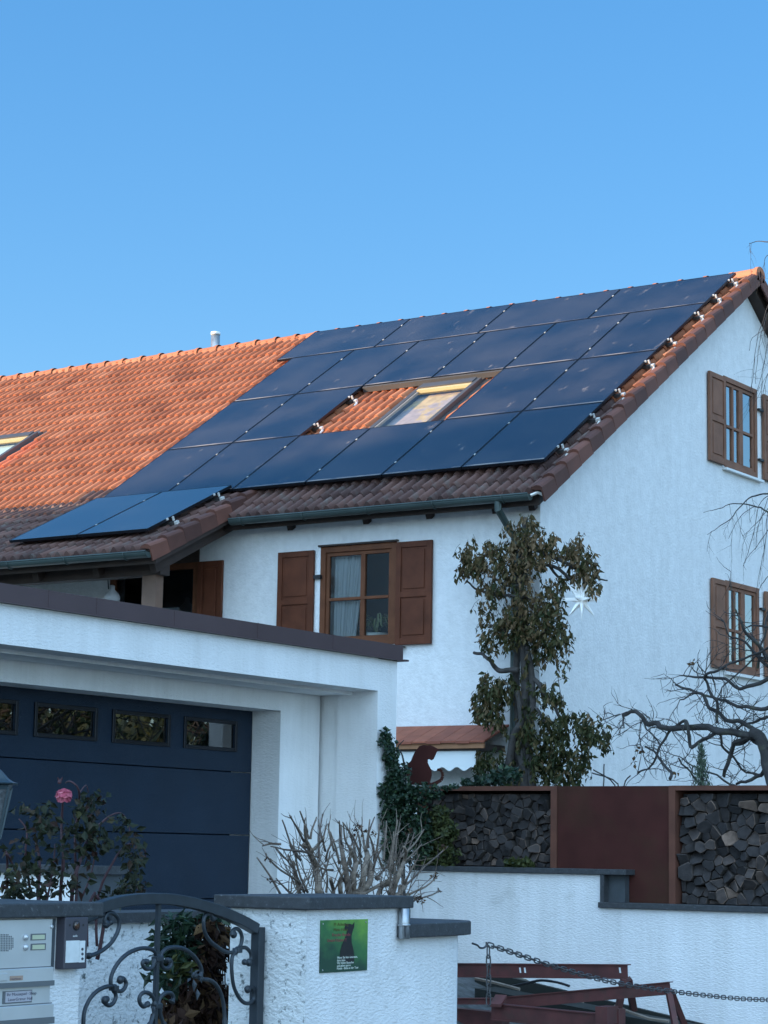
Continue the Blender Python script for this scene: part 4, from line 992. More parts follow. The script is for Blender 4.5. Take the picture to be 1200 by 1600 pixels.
sqprof(m, [(zr_-.022, .062), (zr_-.006, .066)]); sqprof(m, [(zr_-.215, .022), (zr_-.20, .030)]); m.tube([(LX, LY, 1.39), (LX, LY, zr_-.21)], .018, 8)
m.build('cage', M['lantern_metal'], lan)

# ------------------------------------------------------------------ scrap steel, planks and chain by the driveway
YT = 13.9
B = lambda x, y, d=0: at(x, y, 1, YT+d)
def beam(mb, a, b, hgt, dep=.07, th=.007):
    "channel section: web facing the viewer, flanges top and bottom"
    d = (b-a).normalized(); up = Vector((0, 0, 1)); up = (up-d*up.dot(d)).normalized(); bk = d.cross(up); bk = bk if bk.y > 0 else -bk
    L_ = b-a
    mb.obox(a-up*hgt, L_, bk*th, up*hgt); mb.obox(a-bk*.012, L_, bk*dep, up*th); mb.obox(a-up*(hgt+th)-bk*.012, L_, bk*dep, up*th)
t1 = thing('steel_trestle', 'rusty red steel trestle with the long level top beam', 'trestle', B(860, 1600), 'scrap steel trestles by the driveway')
m = MB(); beam(m, B(700, 1506.5), B(980, 1508.5), .085); m.build('beam', M['rust_red'], t1)
for (p, q, d0, d1) in (((975, 1530), (961, 1606), -.03, -.05), ((982, 1530), (990, 1578), .10, .30)):
    m = MB(); a, b = B(*p, d0), B(*q, d1); m.tube([a, b], .030, 4); m.build('leg', M['rust_red'], t1)
for xx in (814, 821.5, 970):
    m = MB(); a = B(xx, 1516); m.obox(a+Vector((-.008, -.004, -.018)), Vector((.012, 0, 0)), Vector((0, .003, 0)), Vector((-.006, 0, .036))); m.build('slot', M['paper_white'], t1)
t2 = thing('steel_trestle', 'rusty red steel trestle leaning lower with splayed legs at the right', 'trestle', B(1000, 1600, -.3), 'scrap steel trestles by the driveway')
m = MB(); beam(m, B(772, 1560.5, -.25), B(1046, 1535.5, -.25), .070); m.build('beam', M['rust_red'], t2)
for (p, q, d0, d1) in (((1044, 1546), (1056, 1606), -.27, -.35), ((1048, 1548), (1072, 1608), -.18, .05)):
    m = MB(); m.tube([B(*p, d0), B(*q, d1)], .026, 4); m.build('leg', M['rust_red'], t2)
b3 = MB(); beam(b3, B(768, 1569, -.45), B(932, 1585, -.45), .10); b3.obox(B(930, 1600, -.5), Vector((.09, 0, 0)), Vector((0, .16, 0)), Vector((0, 0, .115))); b3.obox(B(952, 1600, -.35), Vector((.07, 0, 0)), Vector((0, .1, 0)), Vector((0, 0, .10)))
tag(b3.build('steel_beam', M['rust_red']), 'dark red steel channel with a block end lying under the trestles', 'beam')
b4 = MB(); beam(b4, B(700, 1561, -.30), B(772, 1561, -.30), .03); b4.obox(B(765, 1573, -.5), Vector((.09, 0, .0)), Vector((0, .08, .06)), Vector((0, 0, .02)))
b4.obox(B(690, 1600, -.2), Vector((.5, 0, -.02)), Vector((0, .10, 0)), Vector((0, 0, .12)))
tag(b4.build('steel_offcut', M['rust_red']), 'short rusty steel offcuts beside the wall end and the hanging chain', 'scrap')
pk = MB(); a, b = B(742, 1512, .9), B(1180, 1618, .9); pk.obox(a-Vector((0, 0, .13)), b-a, Vector((0, .05, 0)), Vector((0, 0, .12))); pk.obox(B(742, 1540, .5)-Vector((0, 0, .10)), B(1100, 1606, .5)-B(742, 1540, .5), Vector((0, .30, 0)), Vector((0, 0, .08)))
tag(pk.build('plank', M['plank']), 'long dark mossy plank sloping down along the white retaining wall', 'plank')
for pts, lab in (([(742, 1529), (775, 1536), (812, 1546)], 'pale grey bent strip crossing behind the hanging chain'),
                 ([(960, 1572), (985, 1582), (1015, 1592), (1045, 1596)], 'pale weathered batten between the trestle legs'),
                 ([(870, 1556), (890, 1560), (912, 1565)], 'short pale strip under the lower trestle beam')):
    m = MB(); m.tube([B(x, y, .2) for x, y in pts], .012, 5); tag(m.build('batten', M['plank_light']), lab, 'batten')
m = MB(); m.tube(smooth([B(x, y, .35) for x, y in ((800, 1541), (825, 1536), (845, 1532), (870, 1535), (890, 1541))], 3), .010, 5); tag(m.build('cable', M['black']), 'black cable looped behind the upper trestle beam', 'cable')
for k_ in range(26):
    p = (random.uniform(745, 860), random.uniform(1583, 1600)); q = at(p[0], p[1], 2, gh(-8.4, 13)-.0)
    q.z = gh(q.x, 12)
    m = MB(); m.blob(q+Vector((0, 0, .006)), random.uniform(.008, .018), 6, 4, (1, 1, .6), .3); tag(m.build('pebble', M['plank_light' if k_ % 3 else 'granite']), 'small pebble on the driveway below the scrap steel', 'pebble', 'pebbles on the driveway')

def chain(mb, pts, link=.060, r=.0036, w=.0115):
    pts = [Vector(p) for p in pts]; seg = []
    L_ = 0; step = link*.74; acc = 0; prev = pts[0]; out = [prev.copy()]
    dense = []
    for a, b in zip(pts[:-1], pts[1:]):
        n = max(2, int((b-a).length/.004)); dense += [a+(b-a)*(i/n) for i in range(n)]
    for p in dense:
        acc += (p-prev).length; prev = p
        if acc >= step: out.append(p.copy()); acc = 0
    for i, (a, b) in enumerate(zip(out[:-1], out[1:])):
        d = (b-a).normalized(); c = (a+b)/2; side = d.orthogonal().normalized() if abs(d.z) < .9 else Vector((0, 1, 0))
        side = Vector((0, 0, 1)); side = (side-d*side.dot(d));
        if side.length < .2: side = Vector((0, 1, 0))-d*d.y
        side.normalize()
        if i % 2: side = d.cross(side)
        ring = []
        for j in range(13):
            an = 2*math.pi*j/12; u = math.cos(an); v = math.sin(an)
            ring.append(c+d*(u*w*.9+(link/2-w*.9)*(1 if u > 1e-3 else -1 if u < -1e-3 else 0))+side*v*w)
        mb.tube(ring, r, 5, cap=False)
XC = -5.60
c0 = at(763, 1476, 0, XC); c1 = at(1230, 1566, 0, XC)
ch = thing('barrier_chain', 'dark steel chain hanging across the driveway entrance from a wall hook', 'chain', (XC, c0.y, .8))
cp = [at(x, y, 0, XC) for x, y in ((763,1476),(800,1488),(850,1505),(900,1520),(950,1533),(1000,1542),(1050,1549),(1100,1555),(1150,1560),(1200,1562.5),(1260,1565),(1330,1564),(1420,1560))]
m = MB(); chain(m, smooth(cp, 4)); m.build('chain', M['chain'], ch)
m = MB(); chain(m, [at(763, 1480, 0, XC), at(763.5, 1530, 0, XC), at(763, 1573, 0, XC)]); m.build('hanging_end', M['chain'], ch)
m = MB(); m.tube(smooth([at(x, y, 0, XC) for x, y in ((738,1474),(746,1477),(750,1481),(756,1481),(760,1477),(760,1472))], 3), .005, 6); m.build('hook', M['chain'], ch)
ep = cp[-1]; m = MB(); m.cs = True; m.lathe((XC, ep.y+.04, 0), [(0, .035), (.95, .035), (.97, .02)], 14); tag(m.build('chain_post', M['wrought']), 'dark post holding the far end of the barrier chain', 'post')

# ------------------------------------------------------------------ vegetation
def rv3(s=1): return Vector((random.gauss(0, s), random.gauss(0, s), random.gauss(0, s)))
def wig(pts, amp=.02, n=4):
    p = smooth(pts, n)
    return [q+Vector((mnoise.noise(q*7), mnoise.noise(q*7+Vector((9, 1, 3))), mnoise.noise(q*7+Vector((4, 8, 2)))))*amp for q in p]
def limb(mb, pts, r0, r1, n=7, amp=.02, sub=4):
    p = wig(pts, amp, sub); k = len(p); mb.cs = True
    mb.tube(p, [(r0+(r1-r0)*(i/(k-1)))*(1+.12*mnoise.noise(q*15)) for i, q in enumerate(p)], n)
    return p

# climber on the house corner ----------------------------------------
yT = 21.90
T = lambda x, y, d=0: at(x, y, 1, yT+d)
tr = thing('corner_tree', 'gnarled espalier with withering brown-green leaves on the house corner', 'tree', (-12.85, yT, 1.15))
m = MB()
limb(m, [T(820, 1330), T(822, 1225), T(815, 1150), T(822, 1080), T(818, 1000), T(812, 930), T(822, 860), T(820, 810)], .085, .035, 9)
limb(m, [T(800, 1330, .05), T(806, 1225, .05), T(812, 1150, .06), T(806, 1060, .06), T(812, 990, .03), T(806, 920), T(815, 850)], .06, .02, 8)
limb(m, [T(838, 1330, -.03), T(832, 1225, -.04), T(826, 1160, -.06), T(833, 1080, -.05), T(824, 1010, -.06)], .05, .03, 8)
limb(m, [T(795, 1200, -.08), T(803, 1150, -.1), T(814, 1125, -.1), T(808, 1080, -.08)], .05, .03, 8)
m.build('trunk', M['bark'], tr)
m = MB()
for pts, r0, r1 in (
    ([(812,1048),(790,1048),(775,1045),(765,1030),(750,1022),(738,1018)], .035, .016),
    ([(826,1060),(838,1065),(850,1085),(868,1105),(880,1125)], .032, .014),
    ([(815,1100),(838,1110),(850,1128),(862,1128),(884,1128)], .02, .01),
    ([(818,935),(795,930),(770,928),(742,918),(730,908)], .02, .01), ([(815,905),(790,900),(765,872),(745,868)], .02, .01),
    ([(820,870),(800,858),(775,862),(762,875)], .02, .01), ([(830,855),(855,868),(885,878),(905,892),(925,915)], .03, .012),
    ([(835,880),(865,885),(890,905),(915,912),(928,920)], .024, .01), ([(860,885),(875,903),(895,905),(912,912)], .018, .008),
    ([(815,930),(830,935),(850,935),(862,920)], .02, .01), ([(810,915),(790,915),(775,905),(762,902)], .02, .009),
    ([(815,1175),(800,1190),(808,1210)], .025, .015), ([(822,1150),(812,1170),(808,1185)], .02, .014), ([(870,1200),(890,1208),(905,1220)], .014, .008),
    ([(950,905),(935,905),(922,900)], .008, .012), ([(830,1190),(860,1200),(880,1196)], .02, .01), ([(800,1000),(785,985),(770,975)], .02, .01), ([(825,1000),(850,985),(870,985)], .02, .01)):
    limb(m, [T(x, y, random.uniform(-.1, .1)) for x, y in pts], r0, r1, 6, .03)
m.build('branches', M['bark'], tr)
m = MB()
cl_ = [(752,862,36,26,210),(745,885,22,22,110),(722,880,14,24,60),(820,828,32,26,210),(822,865,40,36,330),(800,890,34,22,150),(850,850,22,26,120),(905,868,24,24,150),(885,860,18,16,60),
       (912,890,22,24,130),(925,915,18,12,70),(905,845,16,12,22),(878,905,14,14,40),(772,915,22,12,50),(760,925,16,20,40),(790,918,20,12,50),
       (815,950,30,26,180),(858,925,22,22,130),(862,950,22,22,120),(840,978,44,26,290),(800,985,34,28,200),(768,1000,24,22,100),(780,960,24,24,100),(870,1000,26,26,170),(845,1010,30,20,100),
       (770,1070,28,22,150),(765,1095,28,28,200),(752,1110,18,20,80),(790,1075,26,24,120),(778,1128,14,16,50),(850,1082,24,18,80),(868,1092,16,14,50),
       (850,1135,36,22,170),(895,1130,34,22,200),(925,1140,28,22,150),(945,1155,12,18,50),(855,1165,40,26,210),(880,1190,40,28,240),(840,1195,34,26,140),(905,1185,20,26,80),(762,1180,24,18,90),(755,1200,16,22,60),(790,1205,30,22,120),(870,1215,40,14,110),(880,1040,8,20,16),(878,1060,7,14,10),(752,955,8,34,28),(812,1060,16,22,40),(820,1110,18,26,60),(815,1150,20,20,60),(818,925,16,30,80),(828,1030,18,16,40)]
for cx, cy, rx_, ry_, n in cl_:
    for i in range(int(n/3.6)):
        a = random.uniform(0, 6.28); q = math.sqrt(random.random())*(.92+random.gauss(0, .12))
        x_, y_ = cx+math.cos(a)*q*rx_, cy-5+math.sin(a)*q*ry_*.9
        p = T(x_, y_, max(-.36, min(.22, random.gauss(-.07, .12)))); ln = random.uniform(.05, .17); k_ = random.randint(4, 9)
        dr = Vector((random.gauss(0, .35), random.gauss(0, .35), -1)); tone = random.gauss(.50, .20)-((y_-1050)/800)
        sp = [p, p+Vector((dr.x*ln*.5, dr.y*ln*.5, -ln*.3)), p+dr*ln]; m.ct = .05; m.tube(sp, .0025, 3, cap=False)
        for w_ in range(k_):
            t = (w_+random.random())/k_; b0 = sp[0].lerp(sp[2], t)+rv3(.010)
            d = Vector((random.gauss(0, .55), random.gauss(0, .55), -1+random.gauss(0, .35))); L_ = random.uniform(.040, .098)
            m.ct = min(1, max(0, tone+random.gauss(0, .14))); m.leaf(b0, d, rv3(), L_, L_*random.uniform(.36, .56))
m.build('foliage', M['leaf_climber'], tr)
# loose shoot on the right
m = MB(); m.tube([T(868, 1030), T(872, 1060), T(880, 1110), T(888, 1140)], .004, 4); m.tube([T(868, 1065), T(880, 1060), T(885, 1050)], .003, 4); m.build('shoot', M['bark'], tr)

# hanging star --------------------------------------------------------
sp_ = at(909, 937, 1, 21.75)
M['star'].node_tree.nodes['Principled BSDF'].inputs['Emission Strength'].default_value = .012
st = thing('paper_star', 'white many-pointed star hanging from the branch in front of the gable', 'star', sp_)
m = MB()
dirs = []
for a, e in [(i*45+10, 0) for i in range(8)]+[(i*60+30, 48) for i in range(6)]+[(i*60, -48) for i in range(6)]+[(0, 90), (0, -90)]:
    a, e = R(a), R(e); dirs.append(Vector((math.cos(a)*math.cos(e), math.sin(a)*math.cos(e), math.sin(e))))
for d in dirs:
    o = d.orthogonal().normalized(); b = d.cross(o); L_ = .25; rr = .034; k = len(m.v)
    m.v += [sp_+d*.03+o*rr, sp_+d*.03+b*rr, sp_+d*.03-o*rr, sp_+d*.03-b*rr, sp_+d*L_]
    for j in range(4): m.face([k+j, k+(j+1) % 4, k+4])
m.blob(sp_, .05, 10, 7); m.build('points', M['star'], st)
m = MB(); m.tube([sp_+Vector((0, 0, .2)), at(915, 905, 1, 21.8)], .003, 4); m.build('cord', M['chain'], st)

# gnarled bare tree at the right ----------------------------------------
yA_ = 19.2
A = lambda x, y, d=0: at(x, y, 1, yA_+d)
at_ = thing('bare_tree', 'gnarled bare fruit tree with crooked limbs in front of the gable', 'tree', at(1215, 1330, 1, yA_))
m = MB(); limb(m, [A(1215, 1420), A(1212, 1260), A(1205, 1215), A(1198, 1185), A(1186, 1150), A(1172, 1146)], .075, .05, 10, .03)
limb(m, [A(1205, 1215), A(1215, 1150), A(1225, 1060), A(1215, 960), A(1235, 800), A(1240, 650)], .055, .025, 8, .05); m.build('trunk', M['bark_dark'], at_)
m = MB(); tips = []
limbs = [
 ([(1178,1150),(1150,1145),(1120,1140),(1090,1139),(1060,1137),(1040,1137),(1025,1130),(1012,1130),(1004,1118),(994,1112),(982,1114),(970,1116)], .045, .020),
 ([(971,1116),(974,1128),(978,1139)], .014, .008), ([(968,1116),(950,1122),(940,1128)], .008, .004),
 ([(1120,1140),(1104,1154),(1082,1164),(1078,1150),(1075,1135),(1065,1129),(1052,1138),(1042,1155),(1028,1170),(1022,1186),(1016,1196),(1008,1207),(991,1211)], .024, .010),
 ([(1005,1125),(1010,1140),(1022,1152),(1030,1160)], .01, .004), ([(1012,1143),(1004,1155),(1003,1168)], .006, .004),
 ([(1185,1150),(1160,1130),(1130,1120),(1108,1105),(1096,1085),(1072,1075),(1058,1072)], .03, .012),
 ([(1200,1105),(1180,1107),(1150,1100),(1120,1092),(1090,1086),(1060,1090)], .028, .008),
 ([(1122,1130),(1120,1100),(1112,1085),(1105,1068),(1104,1055),(1120,1048),(1150,1035),(1180,1020),(1210,1010)], .02, .012),
 ([(1200,1060),(1170,1075),(1150,1072),(1125,1060),(1100,1055),(1082,1060),(1066,1055)], .026, .010),
 ([(1105,1058),(1095,1045),(1090,1038)], .008, .005), ([(1200,1120),(1175,1130),(1150,1140)], .02, .01), ([(1168,1150),(1150,1165),(1140,1185),(1136,1200),(1134,1212)], .03, .02),
 ([(1200,1165),(1175,1155),(1160,1160),(1142,1172)], .03, .015), ([(1210,1195),(1180,1215),(1150,1225)], .03, .015), ([(1210,1040),(1195,1020),(1180,1000),(1165,985),(1156,965),(1150,952)], .03, .008),
 ([(1200,1040),(1178,1020),(1160,1000),(1140,990),(1130,972)], .02, .006), ([(1200,985),(1180,975),(1165,985)], .015, .008), ([(1185,1040),(1190,1000),(1196,970),(1210,940)], .016, .010),
 ([(1120,1135),(1130,1165),(1145,1180),(1160,1200),(1190,1212)], .016, .012), ([(1010,1165),(1030,1185),(1042,1200),(1048,1216)], .012, .02), ([(1060,1185),(1075,1200),(1090,1220)], .01, .012),
 ([(1200,1010),(1160,1045),(1130,1075),(1115,1100)], .012, .006), ([(1150,1225),(1110,1210),(1080,1195),(1060,1180)], .014, .006)]
for pts, r0, r1 in limbs:
    dd_ = random.uniform(-.5, .5) if len(pts) < 10 else 0
    p = limb(m, [A(x, y, dd_*i/len(pts)+random.uniform(-.04, .04)) for i, (x, y) in enumerate(pts)], r0*.8, r1*.8, 7, .04); tips.append(p)
m.build('branches', M['bark_dark'], at_)
m = MB()
def twigs(mb, p, d, r, L_, depth, bend=.5, droop=0):
    pts = [p]; n = 5; q = p.copy(); dd_ = d.normalized()
    for i in range(n):
        dd_ = (dd_+rv3(bend*.22)+Vector((0, 0, droop))).normalized(); q = q+dd_*(L_/n); pts.append(q.copy())
    mb.tube(pts, [r*(1-.6*i/n) for i in range(n+1)], 4, cap=False)
    if depth > 0:
        for i in range(1, n+1):
            if random.random() < .72: twigs(mb, pts[i], dd_+rv3(.7), r*.6, L_*random.uniform(.4, .75), depth-1, bend, droop)
for p in tips:
    for i in range(2, len(p), 2):
        if random.random() < .75:
            d = rv3(); d.y *= .6; d.z += .25; twigs(m, p[i], d, .0050, random.uniform(.14, .40), 1, 1.1)
m.build('twigs', M['bark_dark'], at_)
m = MB()
for x, y in ((1001,1172),(989,1191),(1055,1207),(1085,1035)):
    for i in range(5): m.ct = .9; m.leaf(A(x, y)+rv3(.012), rv3()+Vector((0, 0, -.5)), rv3(), .05, .035)
m.build('last_leaves', M['leaf_dead'], at_)

# weeping tree, trunk outside the frame, shoots hanging in at the right
wb = thing('weeping_birch', 'bare weeping tree whose thin hanging shoots enter at the right edge', 'tree', (-7.1, 20.6, 1.15))
m = MB(); limb(m, [(-7.1, 20.6, 1.1), (-7.13, 20.6, 4), (-7.22, 20.65, 7), (-7.2, 20.7, 9), (-7.25, 20.7, 10.2)], .11, .02, 9, .02); m.build('trunk', M['bark'], wb)
yW_ = 20.7; Wb = lambda x, y, d=0: at(x, y, 1, yW_+d)
m = MB()
for pts, r0, r1 in (
    ([(1330,720),(1240,765),(1200,771),(1175,776),(1160,788),(1140,810),(1120,825),(1104,835)], .012, .002), ([(1320,780),(1240,805),(1200,798),(1180,790),(1160,787),(1140,788),(1118,797),(1099,801)], .012, .002),
    ([(1180,790),(1165,800),(1152,815),(1140,842)], .004, .002), ([(1200,795),(1190,808),(1175,825),(1160,838)], .004, .002), ([(1200,775),(1185,790),(1178,830),(1168,865),(1162,885)], .004, .002),
    ([(1215,810),(1200,828),(1185,850),(1170,870),(1163,880)], .004, .002), ([(1200,800),(1196,840),(1190,880),(1182,915)], .004, .002), ([(1200,780),(1192,800),(1185,822),(1180,860)], .003, .002),
    ([(1230,890),(1210,895),(1196,905),(1186,918)], .006, .003), ([(1300,330),(1240,360),(1205,378),(1190,377),(1178,379),(1171,379)], .008, .003), ([(1260,380),(1215,395),(1198,400),(1194,415)], .006, .002),
    ([(1230,440),(1205,470),(1193,500),(1185,520),(1180,555),(1176,590)], .005, .002), ([(1220,470),(1200,490),(1190,520),(1183,560),(1180,600)], .004, .002), ([(1225,480),(1205,520),(1194,560),(1190,610),(1192,660)], .004, .002),
    ([(1240,450),(1210,480),(1200,510),(1176,528),(1170,548)], .004, .002), ([(1240,520),(1210,560),(1196,600),(1188,650)], .004, .002)):
    p = limb(m, [Wb(x, y, random.uniform(-.2, .2)) for x, y in pts], r0, r1, 5, .015)
    for i in range(4, len(p), 2):
        if random.random() < .35: twigs(m, p[i], Vector((random.uniform(-.5, .3), random.uniform(-.3, .3), -.9)), .0022, random.uniform(.1, .4), 1, .4, -.12)
for i, (x, y) in enumerate(((1320,720),(1320,780),(1300,330),(1235,440),(1240,520),(1260,380),(1230,890),(1240,470))):
    a = Wb(x, y); limb(m, [Vector((-7.25, 20.68, a.z-.3)), (Vector((-7.25, 20.68, a.z+.1))+a)/2, a], .025, .012, 5, .03)
for i in range(46):
    z_ = random.uniform(3.2, 10.0); a_ = random.uniform(-1.7, 1.7); d_ = Vector((math.cos(a_), math.sin(a_), .5))
    twigs(m, Vector((-7.18, 20.65, z_)), d_, .016, random.uniform(.9, 1.7), 2, .5, -.10)
m.build('shoots', M['bark_dark'], wb)

# small conifer behind the fence
cn2 = thing('dwarf_conifer', 'small green columnar conifer behind the right firewood bay', 'conifer', at(1098, 1300, 1, 18.2))
m = MB(); m.tube([at(1098, 1330, 1, 18.2), at(1096, 1175, 1, 18.2)], [.03, .008], 5); m.build('trunk', M['bark'], cn2)
m = MB()
for i in range(900):
    t = random.random()**.8; y_ = 1166+t*110; wd = 3+t*20
    p = at(1096+random.gauss(0, .5)*wd, y_, 1, 18.2+random.gauss(0, .05)); m.ct = random.random(); m.leaf(p, Vector((random.gauss(0, .4), random.gauss(0, .4), 1)), rv3(), .05, .012)
m.build('foliage', M['leaf_conifer'], cn2)

# ivy on garage corner and fence end --------------------------------
def leaf_mass(mb, ax, c, cls, size, depth=.06, gap=1.0, down=-.3, sgn=-1, wr=.95, mean=.5):
    for cx, cy, rx_, ry_, n in cls:
        for i in range(n):
            a = random.uniform(0, 6.28); q = math.sqrt(random.random())*(1+random.gauss(0, .1))
            p = at(cx+math.cos(a)*q*rx_, cy+math.sin(a)*q*ry_, ax, c+sgn*abs(random.gauss(0, depth))*(1.3-min(1, q)))
            d = Vector((random.gauss(0, .7), random.gauss(0, .7), down+random.gauss(0, .6))); L_ = size*random.uniform(.7, 1.3)
            mb.ct = min(1, max(0, random.gauss(mean, .24))); mb.leaf(p, d, rv3(), L_, L_*wr)
iv = thing('ivy', 'dark green ivy climbing between the garage corner and the firewood', 'ivy', at(640, 1350, 1, 15.56))
m = MB(); limb(m, [at(x, y, 1, 15.5) for x, y in ((632, 1420), (628, 1340), (622, 1260), (616, 1200), (604, 1150))], .02, .006, 6); limb(m, [at(x, y, 1, 15.5) for x, y in ((640, 1350), (632, 1250), (634, 1210), (628, 1180), (622, 1165), (630, 1155))], .012, .004, 5); m.build('stems', M['bark_dark'], iv)
m = MB()
leaf_mass(m, 1, 15.52, [(632,1245,20,22,420),(640,1270,26,30,600),(635,1300,22,30,440),(660,1238,30,14,340),(702,1229,14,3,40),(640,1325,30,26,420),(655,1300,22,30,300),(634,1205,8,16,60)], .034, .09, mean=.42)
leaf_mass(m, 0, GX+.03, [(604,1150,8,13,120),(611,1176,10,18,200),(614,1202,10,20,240),(617,1228,12,22,300),(614,1255,16,20,320),(612,1282,18,22,340),(614,1310,16,26,300),(618,1340,16,22,240),(599,1232,6,12,60),(595,1160,4,5,24)], .034, .03, mean=.42, sgn=1)
m.build('foliage', M['leaf_ivy'], iv)
yb2 = thing('yellow_green_bush', 'yellow-green leafy shrub in front of the left firewood bay', 'shrub', at(690, 1350, 1, 15.62))
m = MB(); limb(m, [at(x, y, 1, 15.6) for x, y in ((685, 1356), (684, 1320), (690, 1290), (688, 1268))], .01, .004, 5); m.build('stems', M['bark_dark'], yb2)
m = MB(); leaf_mass(m, 1, 15.64, [(688,1275,16,16,220),(695,1300,20,20,300),(678,1310,20,22,280),(690,1335,26,18,300),(670,1340,20,14,160)], .038, .07, mean=.5); m.build('foliage', M['leaf_yellow'], yb2)
tf = thing('small_shrub', 'little yellow-green tuft on the coping at the foot of the firewood', 'shrub', at(812, 1357, 1, 15.62))
m = MB(); leaf_mass(m, 1, 15.62, [(812,1351,22,6,160),(800,1348,8,5,40)], .035, .03, down=.3); m.build('foliage', M['leaf_yellow'], tf)
m = MB()
for i in range(14): m.tube([at(812+random.uniform(-12, 12), 1358, 1, 15.62), at(812+random.uniform(-20, 20), 1347, 1, 15.62)], .002, 4)
m.build('stems', M['bark_dark'], tf)
gb = thing('garden_shrub', 'low green shrub tips showing above the rusty fence at the climber foot', 'shrub', at(735, 1230, 1, 17))
m = MB(); leaf_mass(m, 1, 17.0, [(735,1226,14,5,60),(760,1222,20,9,120),(790,1212,20,14,150)], .045, .1, mean=.3, down=.4); m.build('foliage', M['leaf_ivy'], gb)
m = MB()
for xx, yy, x2, y2 in ((943,1230,945,1193),(960,1228,927,1203),(965,1226,925,1208),(975,1228,985,1212)): m.tube(wig([at(xx, yy+60, 1, 17), at(xx, yy, 1, 17), at(x2, y2, 1, 17)], .01), .006, 4)
tag(m.build('bare_shrub', M['bark_dark']), 'few bare twigs poking above the plain corten panel', 'shrub')

# pruned hydrangea above the sign wall --------------------------------
Hy = lambda x, y, d=0: at(x, y, 0, -6.15+d)
hy = thing('pruned_shrub', 'heavily pruned bare shrub with pale stems above the sign wall', 'shrub', Hy(550, 1500))
m = MB()
for pts, r0, r1 in (([(500,1420),(498,1390),(492,1360),(486,1335),(480,1315)], .030, .018), ([(488,1330),(496,1318),(504,1308)], .014, .010), ([(480,1318),(477,1305),(478,1292)], .014, .010),
    ([(548,1420),(545,1375),(540,1345),(534,1320),(531,1290)], .026, .012), ([(550,1410),(553,1370),(556,1345),(548,1320)], .022, .015), ([(560,1415),(568,1375),(572,1350),(573,1330)], .026, .020),
    ([(545,1405),(575,1385),(580,1365),(574,1348)], .028, .022), ([(520,1420),(519,1390),(517,1372)], .018, .014), ([(532,1420),(533,1385),(532,1372)], .018, .015), ([(612,1415),(622,1370),(632,1345),(630,1325)], .022, .012),
    ([(585,1405),(600,1385),(618,1380)], .02, .015), ([(560,1402),(585,1390),(600,1378)], .016, .012), ([(470,1420),(462,1375),(456,1345)], .018, .010), ([(600,1415),(625,1395),(634,1385)], .02, .02)):
    m.ct = random.uniform(.4, 1); limb(m, [Hy(x, y, random.uniform(-.06, .1)) for x, y in pts], r0*.66, r1*.6, 9, .016)
for x, y, r in ((477,1320,.022),(573,1342,.022),(578,1362,.028),(620,1372,.022),(628,1388,.026),(605,1378,.02),(534,1322,.016),(632,1378,.02),(610,1395,.024),(545,1378,.016),(590,1372,.018)): m.ct = random.uniform(.3, .9); m.blob(Hy(x, y), r*.75, 8, 6, (1, 1, 1), .25)
m.build('stumps', M['twig_tan'], hy)
m = MB()
sh_ = [((470,1345),(441,1282)),((475,1315),(452,1274)),((480,1300),(468,1268)),((483,1310),(478,1278)),((485,1310),(495,1276)),((497,1340),(505,1272)),((503,1310),(497,1290)),((508,1330),(510,1288)),((522,1330),(512,1288)),((530,1350),(516,1300)),
       ((535,1320),(530,1283)),((552,1330),(536,1286)),((545,1345),(560,1300)),((556,1340),(544,1295)),((565,1340),(535,1285)),((570,1330),(563,1290)),((572,1330),(578,1280)),((575,1325),(586,1277)),((585,1345),(592,1287)),((600,1345),(604,1282)),
       ((560,1370),(545,1340)),((555,1370),(530,1345)),((440,1318),(410,1322)),((482,1333),(423,1323)),((475,1395),(432,1325)),((472,1390),(450,1335)),((438,1396),(402,1340)),((455,1396),(432,1373)),((480,1395),(458,1310)),((470,1380),(415,1336)),
       ((510,1395),(507,1350)),((520,1360),(500,1355)),((612,1360),(622,1280)),((617,1345),(626,1285)),((620,1370),(648,1300)),((625,1340),(663,1295)),((628,1350),(659,1318)),((632,1385),(655,1335)),((620,1350),(640,1302)),((608,1360),(615,1300)),
       ((632,1385),(700,1323)),((640,1397),(683,1370)),((638,1405),(688,1392)),((640,1410),(658,1400)),((600,1360),(590,1310)),((590,1370),(612,1330)),((580,1370),(605,1310)),((540,1400),(560,1360)),((500,1380),(515,1330)),((530,1380),(550,1330)),((545,1390),(520,1340)),
       ((560,1350),(560,1305)),((548,1350),(552,1310)),((470,1345),(452,1320)),((488,1345),(468,1320)),((510,1345),(522,1312)),((585,1350),(575,1300))]
for (a, b) in sh_:
    m.ct = random.uniform(0, .7); dd_ = random.uniform(-.15, .15); mid = ((a[0]+b[0])/2+random.uniform(-5, 5), (a[1]+b[1])/2+random.uniform(-4, 4))
    p = limb(m, [Hy(*a, dd_*.3), Hy(*mid, dd_*.7), Hy(*b, dd_)], .0065, .0032, 5, .006, 3)
    for i in range(2, len(p)-1):
        if random.random() < .35: twigs(m, p[i], (p[-1]-p[0]).normalized()+rv3(.5), .0028, random.uniform(.05, .14), 0, .5)
for i in range(50):
    x_ = random.uniform(450, 640); m.ct = random.random()*.6; a = Hy(x_, random.uniform(1380, 1415), random.uniform(-.15, .15)); twigs(m, a, Vector((0, random.gauss(0, .5), 1)), .0035, random.uniform(.12, .3), 1, .5)
m.build('twigs', M['twig_tan'], hy)
m = MB()
for x, y in ((418,1341),(556,1290),(554,1298),(568,1300),(563,1294),(584,1305),(676,1372),(682,1369),(685,1391),(651,1406),(660,1408),(655,1404),(640,1300),(424,1378),(694,1325)):
    for i in range(7): m.ct = random.random(); m.leaf(Hy(x, y)+rv3(.005), rv3(), rv3(), .020, .014)
m.build('dry_heads', M['leaf_dead'], hy)

